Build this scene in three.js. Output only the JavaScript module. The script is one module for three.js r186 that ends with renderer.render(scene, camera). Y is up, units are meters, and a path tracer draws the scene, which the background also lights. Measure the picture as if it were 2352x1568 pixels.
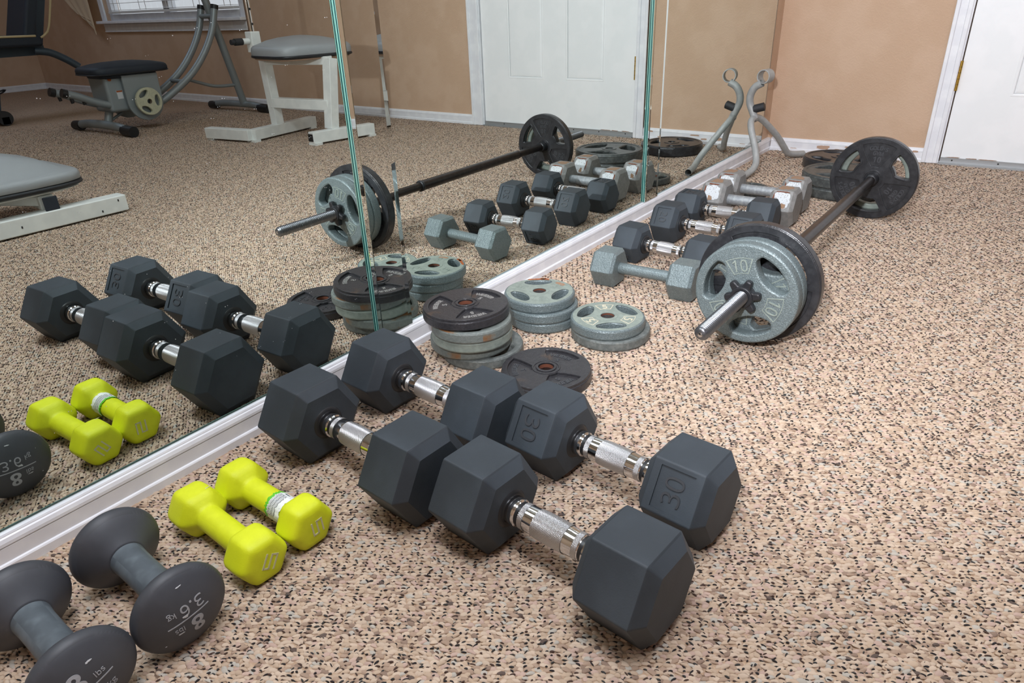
import * as THREE from 'three';
import { FontLoader } from 'three/addons/loaders/FontLoader.js';
import { TextGeometry } from 'three/addons/geometries/TextGeometry.js';
import { RoundedBoxGeometry } from 'three/addons/geometries/RoundedBoxGeometry.js';
import { mergeGeometries, mergeVertices } from 'three/addons/utils/BufferGeometryUtils.js';
import { RectAreaLightUniformsLib } from 'three/addons/lights/RectAreaLightUniformsLib.js';
import { Brush, Evaluator, SUBTRACTION } from 'three-bvh-csg';

// ---------------------------------------------------------------- camera, sky, light, exposure
const scene = new THREE.Scene();
const camera = new THREE.PerspectiveCamera(52.908, 2352 / 1568, 0.02, 40);
camera.position.set(0.92, 0.6204, 0);
camera.rotation.set(THREE.MathUtils.degToRad(-26.385), THREE.MathUtils.degToRad(37.065), THREE.MathUtils.degToRad(-2.246), 'YXZ');
scene.background = new THREE.Color(0.86, 0.86, 0.96);
scene.backgroundIntensity = 0.95;

const renderer = new THREE.WebGLRenderer({ antialias: true });
renderer.toneMapping = THREE.LinearToneMapping;
renderer.toneMappingExposure = 1.0;
renderer.shadowMap.enabled = true;
RectAreaLightUniformsLib.init();

// the photographer's flash, held just above the lens
const flash = new THREE.SpotLight(0xf6f8ff, 11.5, 0, 0.95, 1.0, 2);
flash.name = 'camera_flash';
flash.position.set(0.80, 0.86, 0.03);
flash.target.position.set(0.35, 0.75, -3.1);
flash.castShadow = true;
flash.shadow.radius = 1.4;
scene.add(flash, flash.target);

// unseen ceiling panels added as soft fill, each with its own area light (built in ceilingLight below)
const CEIL = 2.44;
const fillPanels = [[0.75, -0.15, 22.5], [0.95, -2.05, 4.6], [4.9, -1.5, 5.5]];

// ---------------------------------------------------------------- helpers
const D = 3.1335;          // back wall
const FAR_X = 7.15;        // wall opposite the mirrors
const FRONT_Z = 1.6;
const R = THREE.MathUtils.degToRad;
let seed = 7;
const rnd = () => { seed = (seed * 1664525 + 1013904223) >>> 0; return seed / 4294967296; };
const rr = (a, b) => a + (b - a) * rnd();

const used = new Map();
function numbered(n) { const k = used.get(n) || 0; used.set(n, k + 1); return k ? n + '_' + String(k).padStart(3, '0') : n; }
function boxUV(g) {
  const p = g.attributes.position, n = g.attributes.normal, uv = new Float32Array(p.count * 2);
  for (let i = 0; i < p.count; i += 3) {
    let ax = 0, ay = 0, az = 0;
    for (let k = 0; k < 3 && i + k < p.count; k++) { ax += Math.abs(n.getX(i + k)); ay += Math.abs(n.getY(i + k)); az += Math.abs(n.getZ(i + k)); }
    for (let k = 0; k < 3 && i + k < p.count; k++) {
      const x = p.getX(i + k), y = p.getY(i + k), z = p.getZ(i + k);
      const [u, v] = ax >= ay && ax >= az ? [z, y] : ay >= az ? [x, z] : [x, y];
      uv[(i + k) * 2] = u; uv[(i + k) * 2 + 1] = v;
    }
  }
  g.setAttribute('uv', new THREE.BufferAttribute(uv, 2));
  return g;
}
function flat(g) {          // plain attributes, uv in metres
  g = g.index ? g.toNonIndexed() : g;
  for (const k of Object.keys(g.attributes)) if (!['position', 'normal'].includes(k)) g.deleteAttribute(k);
  if (!g.attributes.normal) g.computeVertexNormals();
  g.clearGroups();
  return boxUV(g);
}
const merge = (list) => (list.length === 1 ? flat(list[0]) : mergeGeometries(list.map(flat)));
function mesh(name, geos, mat, parent = null) {
  const m = new THREE.Mesh(merge(Array.isArray(geos) ? geos : [geos]), mat);
  m.name = parent ? name : numbered(name);
  m.castShadow = m.receiveShadow = true;
  (parent || scene).add(m);
  return m;
}
function many(name, geos, mat, parent) { return geos.map((g) => mesh(name, g, mat, parent)); }   // one mesh for each piece
function tag(o, label, category, group) { o.userData.label = label; o.userData.category = category; if (group) o.userData.group = group; return o; }
function thing(name, label, category, [x, y, z] = [0, 0, 0], turn = 0, group) {
  const o = new THREE.Group(); o.name = numbered(name); o.position.set(x, y, z); o.rotation.y = turn; scene.add(o);
  return tag(o, label, category, group);
}
function struct(name, geos, mat, label, category) {
  const m = mesh(name, geos, mat); m.name = name; m.userData.kind = 'structure'; if (label) tag(m, label, category); return m;
}
function copyOf(o, label, [x, y, z], turn, group) {
  const c = o.clone(); c.name = numbered(o.name.replace(/_\d{3}$/, '')); c.userData = { ...o.userData, label }; if (group) c.userData.group = group;
  c.position.set(x, y, z); c.rotation.y = turn; scene.add(c); return c;
}
const box = (w, h, d, x = 0, y = 0, z = 0) => new THREE.BoxGeometry(w, h, d).translate(x, y, z);
const rbox = (w, h, d, r, x = 0, y = 0, z = 0) => new RoundedBoxGeometry(w, h, d, 2, r).translate(x, y, z);
const boxMM = (x0, x1, y0, y1, z0, z1) => box(x1 - x0, y1 - y0, z1 - z0, (x0 + x1) / 2, (y0 + y1) / 2, (z0 + z1) / 2);
const V = (x, y, z) => new THREE.Vector3(x, y, z);
function tube(points, r, seg = 40, rs = 14, tension = 0.5) {
  return new THREE.TubeGeometry(new THREE.CatmullRomCurve3(points.map((p) => V(...p)), false, 'catmullrom', tension), seg, r, rs, false);
}
function rod(a, b, r, rs = 16, r2 = r) {       // capped cylinder between two points
  const A = V(...a), B = V(...b), d = B.clone().sub(A);
  const g = new THREE.CylinderGeometry(r2, r, d.length(), rs, 1);
  g.applyQuaternion(new THREE.Quaternion().setFromUnitVectors(V(0, 1, 0), d.clone().normalize()));
  const m = A.add(B).multiplyScalar(0.5);
  return g.translate(m.x, m.y, m.z);
}
function beam(a, b, w, h, r = 0.003) {         // rounded square tube between two points; h is measured upwards
  const A = V(...a), B = V(...b), d = B.clone().sub(A);
  const g = new RoundedBoxGeometry(w, h, d.length(), 1, r);
  const m = new THREE.Matrix4().lookAt(A, B, V(0, 1, 0));
  g.applyMatrix4(m);
  const c = A.add(B).multiplyScalar(0.5);
  return g.translate(c.x, c.y, c.z);
}
const latheX = (pts, seg = 48) => new THREE.LatheGeometry(pts.map(([a, r]) => new THREE.Vector2(Math.max(r, 1e-5), a)), seg).rotateZ(-Math.PI / 2);   // profile (a along x, r)
const latheZ = (pts, seg = 48) => new THREE.LatheGeometry(pts.map(([a, r]) => new THREE.Vector2(Math.max(r, 1e-5), a)), seg).rotateX(Math.PI / 2);    // profile (a along z, r)

// rings of equal length joined into a closed skin; flat or smooth shading
function loft(rings, smooth = false) {
  const n = rings[0].length, pos = [], idx = [];
  rings.forEach((r) => r.forEach((p) => pos.push(p.x, p.y, p.z)));
  for (let k = 0; k < rings.length - 1; k++) for (let i = 0; i < n; i++) {
    const a = k * n + i, b = k * n + (i + 1) % n, c = a + n, d = b + n;
    idx.push(a, b, c, b, d, c);
  }
  const cap = (k, flip) => {
    const c = rings[k].reduce((s, p) => s.add(p), V(0, 0, 0)).multiplyScalar(1 / n); const ci = pos.length / 3; pos.push(c.x, c.y, c.z);
    for (let i = 0; i < n; i++) { const a = k * n + i, b = k * n + (i + 1) % n; flip ? idx.push(ci, b, a) : idx.push(ci, a, b); }
  };
  cap(0, true); cap(rings.length - 1, false);
  let g = new THREE.BufferGeometry();
  g.setAttribute('position', new THREE.Float32BufferAttribute(pos, 3)); g.setIndex(idx);
  if (!smooth) g = g.toNonIndexed();
  g.computeVertexNormals();
  return g;
}
// rounded hexagon in the (z, y) plane, circumradius Rc, corner fillet f
function hexRing(Rc, f, a, cy, seg = 4, blend = 0, rCircle = 0) {
  const out = [], ap = Rc * Math.cos(Math.PI / 6), fc = Rc - f / Math.cos(Math.PI / 6);
  for (let k = 0; k < 6; k++) {
    const t = k * Math.PI / 3, cz = fc * Math.cos(t), cyy = fc * Math.sin(t);
    for (let s = 0; s <= seg; s++) {
      const u = t - Math.PI / 6 + (s / seg) * Math.PI / 3;
      let z = cz + f * Math.cos(u), y = cyy + f * Math.sin(u);
      if (blend) { const w = Math.atan2(y, z); z = z * (1 - blend) + rCircle * Math.cos(w) * blend; y = y * (1 - blend) + rCircle * Math.sin(w) * blend; }
      out.push(V(a, cy + y, z));
    }
  }
  return out.reverse();
}
// fan or slot outline: coarse polygon rounded by corner cutting
function rounded(pts, it = 3) {
  for (let k = 0; k < it; k++) {
    const o = [];
    for (let i = 0; i < pts.length; i++) { const a = pts[i], b = pts[(i + 1) % pts.length]; o.push([a[0] * .75 + b[0] * .25, a[1] * .75 + b[1] * .25], [a[0] * .25 + b[0] * .75, a[1] * .25 + b[1] * .75]); }
    pts = o;
  }
  return pts;
}
const pol = (r, deg) => [r * Math.cos(R(deg)), r * Math.sin(R(deg))];
function fan(r0, r1, h0, h1, at, n = 8, it = 2) {
  const o = [];
  for (let i = 0; i <= n; i++) o.push(pol(r1, at - h1 + 2 * h1 * i / n));
  for (let i = 0; i <= 4; i++) o.push(pol(r0, at + h0 - 2 * h0 * i / 4));
  return rounded(o, it);
}
const toPath = (pts) => { const p = new THREE.Path(); p.setFromPoints(pts.map(([x, y]) => new THREE.Vector2(x, y))); p.closePath(); return p; };
const toShape = (pts) => { const p = new THREE.Shape(); p.setFromPoints(pts.map(([x, y]) => new THREE.Vector2(x, y))); p.closePath(); return p; };
const circle = (r, n = 72) => Array.from({ length: n }, (_, i) => pol(r, i * 360 / n));
// plate of thickness t standing on z = 0, face towards +z
function slab(outline, holes, t, bevel = 0.0015, z0 = 0) {
  const s = toShape(outline); holes.forEach((h) => s.holes.push(toPath(h)));
  return new THREE.ExtrudeGeometry(s, { depth: Math.max(t - 2 * bevel, 1e-4), bevelEnabled: bevel > 0, bevelThickness: bevel, bevelSize: bevel, bevelOffset: -bevel, bevelSegments: 2, curveSegments: 12 }).translate(0, 0, z0 + bevel);
}
// irregular flake outline
function flake(w, h, n = 22, jit = 0.28) {
  const o = [], m = Math.max(40, n * 2), p = [rnd() * 6, rnd() * 6, rnd() * 6, rnd() * 6];
  for (let i = 0; i < m; i++) {
    const t = i / m * Math.PI * 2, c = Math.cos(t), s = Math.sin(t), e = Math.pow(Math.pow(Math.abs(c), 4) + Math.pow(Math.abs(s), 4), -.25);
    const k = 1 - jit * (.35 + .22 * Math.sin(2 * t + p[0]) + .2 * Math.sin(3 * t + p[1]) + .16 * Math.sin(7 * t + p[2]) + .12 * Math.sin(11 * t + p[3]) + rr(-.12, .12));
    o.push([c * e * k * w / 2, s * e * k * h / 2]);
  }
  return o;
}

// ---------------------------------------------------------------- procedural textures
function noiseTile(n, cells, s) {            // periodic value noise, 0..1
  const g = []; let q = s >>> 0; const r = () => { q = (q * 1664525 + 1013904223) >>> 0; return q / 4294967296; };
  for (let i = 0; i < cells * cells; i++) g.push(r());
  const o = new Float32Array(n * n), e = (t) => t * t * (3 - 2 * t);
  for (let y = 0; y < n; y++) for (let x = 0; x < n; x++) {
    const fx = x / n * cells, fy = y / n * cells, ix = Math.floor(fx), iy = Math.floor(fy), tx = e(fx - ix), ty = e(fy - iy);
    const a = g[(iy % cells) * cells + ix % cells], b = g[(iy % cells) * cells + (ix + 1) % cells], c = g[((iy + 1) % cells) * cells + ix % cells], d = g[((iy + 1) % cells) * cells + (ix + 1) % cells];
    o[y * n + x] = (a * (1 - tx) + b * tx) * (1 - ty) + (c * (1 - tx) + d * tx) * ty;
  }
  return o;
}
function fbm(n, cells, s, oct = 4) {
  const o = new Float32Array(n * n); let w = 0.5, tot = 0;
  for (let k = 0; k < oct; k++) { const a = noiseTile(n, cells << k, s + k * 77); for (let i = 0; i < o.length; i++) o[i] += a[i] * w; tot += w; w *= 0.5; }
  for (let i = 0; i < o.length; i++) o[i] /= tot;
  return o;
}
function texture(n, f, metres, srgb = false) {
  const d = new Uint8Array(n * n * 4);
  for (let i = 0; i < n * n; i++) { const c = f(i, i % n, Math.floor(i / n)); for (let k = 0; k < 3; k++) d[i * 4 + k] = Math.max(0, Math.min(255, (Array.isArray(c) ? c[k] : c) * 255)); d[i * 4 + 3] = 255; }
  const t = new THREE.DataTexture(d, n, n); t.wrapS = t.wrapT = THREE.RepeatWrapping; t.magFilter = THREE.LinearFilter; t.minFilter = THREE.LinearFilter;
  if (srgb) t.colorSpace = THREE.SRGBColorSpace;
  t.repeat.set(1 / metres, 1 / metres); t.needsUpdate = true;
  return t;
}
const N = 256;
const nFine = fbm(N, 32, 11, 3), nMid = fbm(N, 8, 23, 4), nBig = fbm(N, 3, 31, 5), nCell = fbm(N, 24, 41, 2);
const lerp3 = (a, b, t) => a.map((x, k) => x + (b[k] - x) * t);
const hex3 = (h) => [(h >> 16 & 255) / 255, (h >> 8 & 255) / 255, (h & 255) / 255];
const step = (a, b, x) => { const t = Math.max(0, Math.min(1, (x - a) / (b - a))); return t * t * (3 - 2 * t); };

const bumpFine = texture(N, (i) => nFine[i], 0.03);
const bumpHammer = texture(N, (i) => step(.3, .7, nCell[i]), 0.045);
const bumpPeel = texture(N, (i) => step(.4, .7, nCell[i]) * .7 + nFine[i] * .3, 0.10);
const bumpKnurl = texture(64, (i, x, y) => { const u = (x + y) % 16, v = (x - y + 64) % 16; return Math.min(Math.abs(u - 8), Math.abs(v - 8)) / 8; }, 0.0085);
const mottled = (c0, c1, metres, lo = .3, hi = .7, src = nMid) => texture(N, (i) => lerp3(hex3(c0), hex3(c1), step(lo, hi, src[i]) * .85 + nFine[i] * .15), metres, true);
// flat copy of the pile for the far floor: the same yarn colours in short dashes
function carpetMap() {
  const n = 512, c = document.createElement('canvas'); c.width = c.height = n; const x = c.getContext('2d');
  const pal = ['#b79d84', '#ae9278', '#ad9181', '#a59c8d', '#987e68', '#6e5a4b', '#2a2627'];
  x.fillStyle = '#a98f77'; x.fillRect(0, 0, n, n);
  for (let k = 0; k < 9000; k++) { const q = rnd(); x.fillStyle = pal[q < .3 ? 0 : q < .55 ? 1 : q < .66 ? 2 : q < .75 ? 3 : q < .85 ? 4 : q < .89 ? 5 : 6]; x.fillRect(rnd() * n, rnd() * n, q > .89 ? rr(3, 7) : rr(6, 13), q > .89 ? rr(1, 3) : rr(3, 6)); }
  const t = new THREE.CanvasTexture(c); t.colorSpace = THREE.SRGBColorSpace; t.wrapS = t.wrapT = THREE.RepeatWrapping; t.repeat.set(1 / .42, 1 / .42); return t;
}
const std = (o) => new THREE.MeshStandardMaterial(o);
const M = {
  wall: std({ map: mottled(0xc8a98e, 0xceb096, 0.7), roughness: .8, bumpMap: bumpPeel, bumpScale: .00035 }),
  ceiling: std({ color: 0xece8e0, roughness: .95, bumpMap: bumpPeel, bumpScale: .001 }),
  trim: std({ map: mottled(0xe6e7ec, 0xf0f1f4, 0.25), roughness: .38 }),
  trimWorn: std({ color: 0xb99a84, roughness: .9 }),
  door: std({ map: mottled(0xf1f3f4, 0xf6f7f8, 0.5), roughness: .42 }),
  carpetBase: std({ map: carpetMap(), roughness: 1 }),
  mirror: new THREE.MeshStandardMaterial({ color: new THREE.Color(.745, .805, .775), metalness: 1, roughness: 0 }),
  glassEdge: new THREE.MeshPhysicalMaterial({ color: 0x86bdb1, roughness: .12, clearcoat: 1, clearcoatRoughness: .05 }),
  glassPale: new THREE.MeshPhysicalMaterial({ color: 0xb9dcd2, roughness: .15, clearcoat: 1 }),
  glassDark: new THREE.MeshPhysicalMaterial({ color: 0x1b4648, roughness: .15, clearcoat: 1 }),
  rubber: std({ map: mottled(0x2e353b, 0x3e464d, 0.22, .25, .8, nBig), roughness: .62, bumpMap: bumpFine, bumpScale: .0001 }),
  rubberB: std({ map: mottled(0x2b3238, 0x3a4249, 0.17, .25, .8, nBig), roughness: .6, bumpMap: bumpFine, bumpScale: .0001 }),
  rubberDigit: std({ color: 0x3a3d41, roughness: .4 }),
  rubberRing: std({ color: 0x1b1c1e, roughness: .45 }),
  chrome: std({ color: 0xd8d9db, metalness: 1, roughness: .09 }),
  knurl: std({ color: 0xcfd0d2, metalness: 1, roughness: .3, bumpMap: bumpKnurl, bumpScale: .0006 }),
  lime: std({ map: mottled(0xd0d912, 0xd8e11a, 0.12), roughness: .58, bumpMap: bumpFine, bumpScale: .0001 }),
  limePrint: std({ color: 0xc9c79a, roughness: .7 }),
  neoprene: std({ map: mottled(0x3a3c41, 0x484b51, 0.15, .25, .8, nBig), roughness: .52 }),
  neoHandle: std({ map: mottled(0x4a5258, 0x5d666c, 0.12, .3, .75, nMid), roughness: .6 }),
  print: std({ color: 0xa3a6ab, roughness: .7 }),
  scuff: std({ color: 0xc4c6c8, roughness: .8 }),
  hammer: std({ map: mottled(0x616d6f, 0x7c8889, 0.03, .3, .7, nFine), roughness: .4, metalness: .25, bumpMap: bumpHammer, bumpScale: .00028 }),
  hammerPale: std({ map: mottled(0x848e86, 0x929c93, 0.06), roughness: .5, metalness: .1, bumpMap: bumpHammer, bumpScale: .00008 }),
  hammerDark: std({ map: mottled(0x626866, 0x797e7b, 0.05, .3, .7, nMid), roughness: .5, metalness: .2, bumpMap: bumpHammer, bumpScale: .00016 }),
  oldPale: std({ map: mottled(0xb3b49c, 0xc0bfa4, 0.05), roughness: .6 }),
  darkPlate: std({ map: mottled(0x474a4a, 0x5c605e, 0.06), roughness: .4, metalness: .25, bumpMap: bumpHammer, bumpScale: .00016 }),
  hammerRust: std({ map: texture(N, (i) => lerp3(lerp3(hex3(0x6a716e), hex3(0x828984), nFine[i]), hex3(0x8a5a34), step(.58, .72, nBig[i]) * .9), 0.14, true), roughness: .55, metalness: .15, bumpMap: bumpHammer, bumpScale: .00016 }),
  castBlack: std({ map: mottled(0x2c2d30, 0x3a3b3e, 0.08), roughness: .3, metalness: .2, bumpMap: bumpHammer, bumpScale: .00008 }),
  castBlackWorn: std({ map: texture(N, (i) => lerp3(lerp3(hex3(0x303033), hex3(0x434245), nFine[i]), hex3(0x5d4a3e), step(.66, .78, nBig[i]) * .6), 0.12, true), roughness: .33, metalness: .2, bumpMap: bumpHammer, bumpScale: .00016 }),
  letter: std({ color: 0x4b4d51, roughness: .28, metalness: .3 }),  // paler than the plate: highlights on the letter edges put into the colour
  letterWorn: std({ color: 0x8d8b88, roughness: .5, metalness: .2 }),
  rust: std({ map: mottled(0xb0561f, 0x7a4a33, 0.012, .3, .7, nMid), roughness: .95 }),
  rustPale: std({ map: mottled(0x9a7558, 0x8f7c6c, 0.02), roughness: .95 }),
  rustHole: std({ color: 0x6e3f2c, roughness: .95 }),
  emblemPale: std({ color: 0xcfc6ae, roughness: .8 }),
  oldGrey: std({ map: mottled(0x80807e, 0x8f8d8a, 0.05), roughness: .55, metalness: .1 }),
  flakeWhite: std({ map: texture(N, (i) => lerp3(hex3(0xc9cdd0), hex3(0x8a8580), step(.66, .74, nFine[i]) * .8), 0.07, true), roughness: .8 }),
  greyBar: std({ map: mottled(0x8d9296, 0xa4a8aa, 0.05), roughness: .45, metalness: .3 }),
  steelDark: std({ color: 0x3d3d40, metalness: .85, roughness: .33 }),
  barBrown: std({ map: mottled(0x2a2625, 0x3a3230, 0.1), metalness: .5, roughness: .3 }),
  thread: std({ color: 0x7a7c80, metalness: .9, roughness: .3 }),
  collarBlack: std({ color: 0x2b2c2f, metalness: .3, roughness: .38 }),
  tubeGrey: std({ map: mottled(0xa3a5a4, 0xaeb0ae, 0.1), roughness: .5, metalness: .25 }),
  gripBlack: std({ color: 0x26272a, roughness: .6 }),
  white: std({ map: mottled(0xd9dcd9, 0xe4e6e2, 0.3), roughness: .4 }),
  pad: std({ color: 0x93979a, roughness: .42, bumpMap: bumpFine, bumpScale: .0002 }),
  black: std({ color: 0x1c1e22, roughness: .45 }),
  silver: std({ color: 0x8b9497, metalness: .35, roughness: .42 }),
  navy: std({ color: 0x1f2833, roughness: .6 }),
  navyMetal: std({ color: 0x3a4650, roughness: .5, metalness: .2 }),
  piping: std({ color: 0xc0ad83, roughness: .6 }),
  brass: std({ color: 0xc9a550, metalness: 1, roughness: .28 }),
  alu: std({ color: 0xa9abac, metalness: .6, roughness: .45 }),
  screw: std({ color: 0x22211f, metalness: .5, roughness: .5 }),
  gap: std({ map: mottled(0x5d4d40, 0x3a3029, 0.03, .3, .7, nFine), roughness: .9 }),
  pane: new THREE.MeshPhysicalMaterial({ color: 0xffffff, transmission: 1, thickness: 0, roughness: .02, ior: 1.5 }),
  blind: std({ color: 0xdedcd8, roughness: .55 }),
  curtain: new THREE.MeshPhysicalMaterial({ color: 0xe2cdae, roughness: .95, transmission: .25, thickness: 0 }),
  fillHousing: std({ color: 0xf2f2ee, roughness: .6 }),
  fillGlow: std({ color: 0xffffff, emissive: 0xf6f7ff, emissiveIntensity: 1.4 }),
  speck: std({ color: 0xc8cccc, roughness: .9 }),
};
const loops = std({ color: 0xffffff, roughness: 1 });
const fontB = await new FontLoader().loadAsync('fonts/droid/droid_sans_bold.typeface.json');
const fontR = await new FontLoader().loadAsync('fonts/droid/droid_sans_regular.typeface.json');
function text(str, size, depth, font = fontB) {         // centred on the origin, facing +z
  const g = new TextGeometry(str, { font, size, depth, curveSegments: 4, bevelEnabled: false });
  g.computeBoundingBox(); const b = g.boundingBox;
  return g.translate(-(b.min.x + b.max.x) / 2, -(b.min.y + b.max.y) / 2, 0);
}
function arcText(str, size, r, at, depth, z, gap = 1.0, outward = true) {   // letters round an arc, read clockwise with their tops outward
  const list = [], total = [...str].map((ch) => (ch === ' ' ? .4 : ch === 'I' || ch === '\'' ? .45 : ch === 'M' || ch === 'W' ? 1.0 : .76) * size * gap);
  let s = -total.reduce((a, b) => a + b, 0) / 2;
  [...str].forEach((ch, i) => {
    const mid = s + total[i] / 2; s += total[i];
    if (ch === ' ') return;
    const g = text(ch, size, depth), a = R(at) + (outward ? -1 : 1) * mid / r;
    list.push(g.rotateZ(a - Math.PI / 2 + (outward ? 0 : Math.PI)).translate(r * Math.cos(a), r * Math.sin(a), z));
  });
  return list;
}

// ---------------------------------------------------------------- room shell
const T = 0.12;
const WINX0 = 3.66, WINX1 = 5.56, WINY0 = 0.585, WINY1 = 1.95;
const DOOR0 = 0.654, DOOR1 = 1.578, DOORH = 2.03;
const floor = struct('floor', boxMM(-T, FAR_X + T, -0.1, -0.0025, -D - T, FRONT_Z + T), M.carpetBase, 'beige looped carpet floor with dark flecks', 'floor');
struct('ceiling', boxMM(-T, FAR_X + T, CEIL, CEIL + 0.1, -D - T, FRONT_Z + T), M.ceiling, 'plain off-white ceiling of the exercise room', 'ceiling');
struct('wall_left', boxMM(-T - .006, -.006, -0.1, CEIL + .1, -D - T, FRONT_Z + T), M.wall, 'tan textured wall that carries the mirror panels', 'wall');
struct('wall_back', [
  boxMM(-T, DOOR0 - .012, -0.1, CEIL + .1, -D - T, -D), boxMM(DOOR0 - .012, DOOR1 + .012, DOORH + .012, CEIL + .1, -D - T, -D),
  boxMM(DOOR1 + .012, WINX0, -0.1, CEIL + .1, -D - T, -D), boxMM(WINX0, WINX1, -0.1, WINY0, -D - T, -D), boxMM(WINX0, WINX1, WINY1, CEIL + .1, -D - T, -D),
  boxMM(WINX1, FAR_X + T, -0.1, CEIL + .1, -D - T, -D)], M.wall, 'tan textured wall with the white door and the window', 'wall');
struct('wall_right', boxMM(FAR_X, FAR_X + T, -0.1, CEIL + .1, -D - T, FRONT_Z + T), M.wall, 'tan wall across the room from the mirrors', 'wall');
struct('wall_front', boxMM(-T, FAR_X + T, -0.1, CEIL + .1, FRONT_Z, FRONT_Z + T), M.wall, 'tan wall across the room from the door', 'wall');

// baseboards: profile (depth from wall, height) swept along the wall
function boardProfile(h, d = 0.013) {
  return [[-.001, -.003], [d, -.003], [d, .0095], [d - .0012, .0115], [d - .0035, .0125], [d - .0035, h * .66], [d - .0046, h * .675], [d - .0046, h * .70], [d - .0028, h * .715], [d - .0030, h * .80], [d - .0048, h * .9], [d - .0066, h * .93], [d - .0066, h * .95], [d - .0078, h], [-.001, h]];
}
function sweepBoard(h, len, d) { return new THREE.ExtrudeGeometry(toShape(boardProfile(h, d)), { depth: len, bevelEnabled: false }); }   // x: depth, y: height, z: length
const bl = struct('baseboard_left', sweepBoard(0.0488, D + FRONT_Z - .001, .0185).translate(-.0055, 0, -D + .0005), M.trim, 'white moulded baseboard running along under the mirrors', 'baseboard');
mesh('caulked_joint', box(.0022, .047, .0022, .0075, .0235, -1.6626), M.trim, bl);
const bb1 = struct('baseboard_back', [sweepBoard(0.0523, .597 - .013).rotateY(-Math.PI / 2).translate(.597, 0, -D)], M.trim, 'white baseboard with chipped paint between corner and door casing', 'baseboard');
for (const [x, y, w, h] of [[.23, .026, .055, .016], [.335, .034, .05, .006], [.29, .02, .03, .008], [.57, .038, .022, .008], [.11, .012, .03, .006], [.52, .014, .03, .007]])
  mesh('bare_patch', new THREE.ExtrudeGeometry(toShape(flake(w, h)), { depth: .0006, bevelEnabled: false }).translate(x, y, -D + .0096), M.trimWorn, bb1);
struct('baseboard_back_001', [sweepBoard(0.0523, FAR_X - 1.64).rotateY(-Math.PI / 2).translate(FAR_X, 0, -D)], M.trim, 'white baseboard under the window beside the door', 'baseboard');
struct('baseboard_right', [sweepBoard(0.0523, D + FRONT_Z).rotateY(Math.PI).translate(FAR_X, 0, FRONT_Z)], M.trim, 'white baseboard along the wall across from the mirrors', 'baseboard');
struct('baseboard_front', [sweepBoard(0.0523, FAR_X).rotateY(Math.PI / 2).translate(0, 0, FRONT_Z)], M.trim, 'white baseboard along the wall across from the door', 'baseboard');

// door casing, slab, hinges, threshold
const casing = (x0, x1, flip) => {
  const p = [[0, -.001], [.057, -.001], [.057, .012], [.052, .015], [.040, .0155], [.030, .011], [.012, .009], [.004, .008], [0, .004]];
  const g = new THREE.ExtrudeGeometry(toShape(p), { depth: DOORH + .05, bevelEnabled: false }).rotateX(-Math.PI / 2);   // x across, height y, z = -depth
  g.scale(1, 1, -1);
  const i = g.index; const q = g.toNonIndexed(); const pa = q.attributes.position.array;
  for (let k = 0; k < pa.length; k += 9) for (let j = 0; j < 3; j++) { const t = pa[k + 3 + j]; pa[k + 3 + j] = pa[k + 6 + j]; pa[k + 6 + j] = t; }
  q.deleteAttribute('normal');
  q.computeVertexNormals();
  if (flip) { q.rotateY(0); }
  return q.translate(x0, 0, -D);
};
const trim1 = struct('trim_1', [boxMM(.597, .651, 0, DOORH + .06, -D - .001, -D + .011), rbox(.014, DOORH + .06, .017, .003, .604, (DOORH + .06) / 2, -D + .0085), rbox(.016, DOORH + .06, .014, .003, .642, (DOORH + .06) / 2, -D + .0085), boxMM(.642, .654, 0, DOORH, -D - .10, -D + .004)], M.trim, 'white door casing on the hinge side', 'door casing');
struct('trim_2', [boxMM(1.581, 1.655, 0, DOORH + .06, -D - .001, -D + .011), rbox(.014, DOORH + .06, .017, .003, 1.648, (DOORH + .06) / 2, -D + .0085), rbox(.016, DOORH + .06, .014, .003, 1.590, (DOORH + .06) / 2, -D + .0085), boxMM(1.578, 1.590, 0, DOORH, -D - .10, -D + .004)], M.trim, 'white door casing on the latch side', 'door casing');
struct('trim_3', [boxMM(.597, 1.655, DOORH + .003, DOORH + .06, -D - .001, -D + .012), boxMM(.654, 1.578, DOORH, DOORH + .012, -D - .10, -D + .003)], M.trim, 'white casing across the head of the door', 'door casing');
const door = new THREE.Group(); door.name = 'door_1'; door.userData = { kind: 'structure', label: 'white six-panel door with brass hinges', category: 'door' }; scene.add(door);
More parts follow.
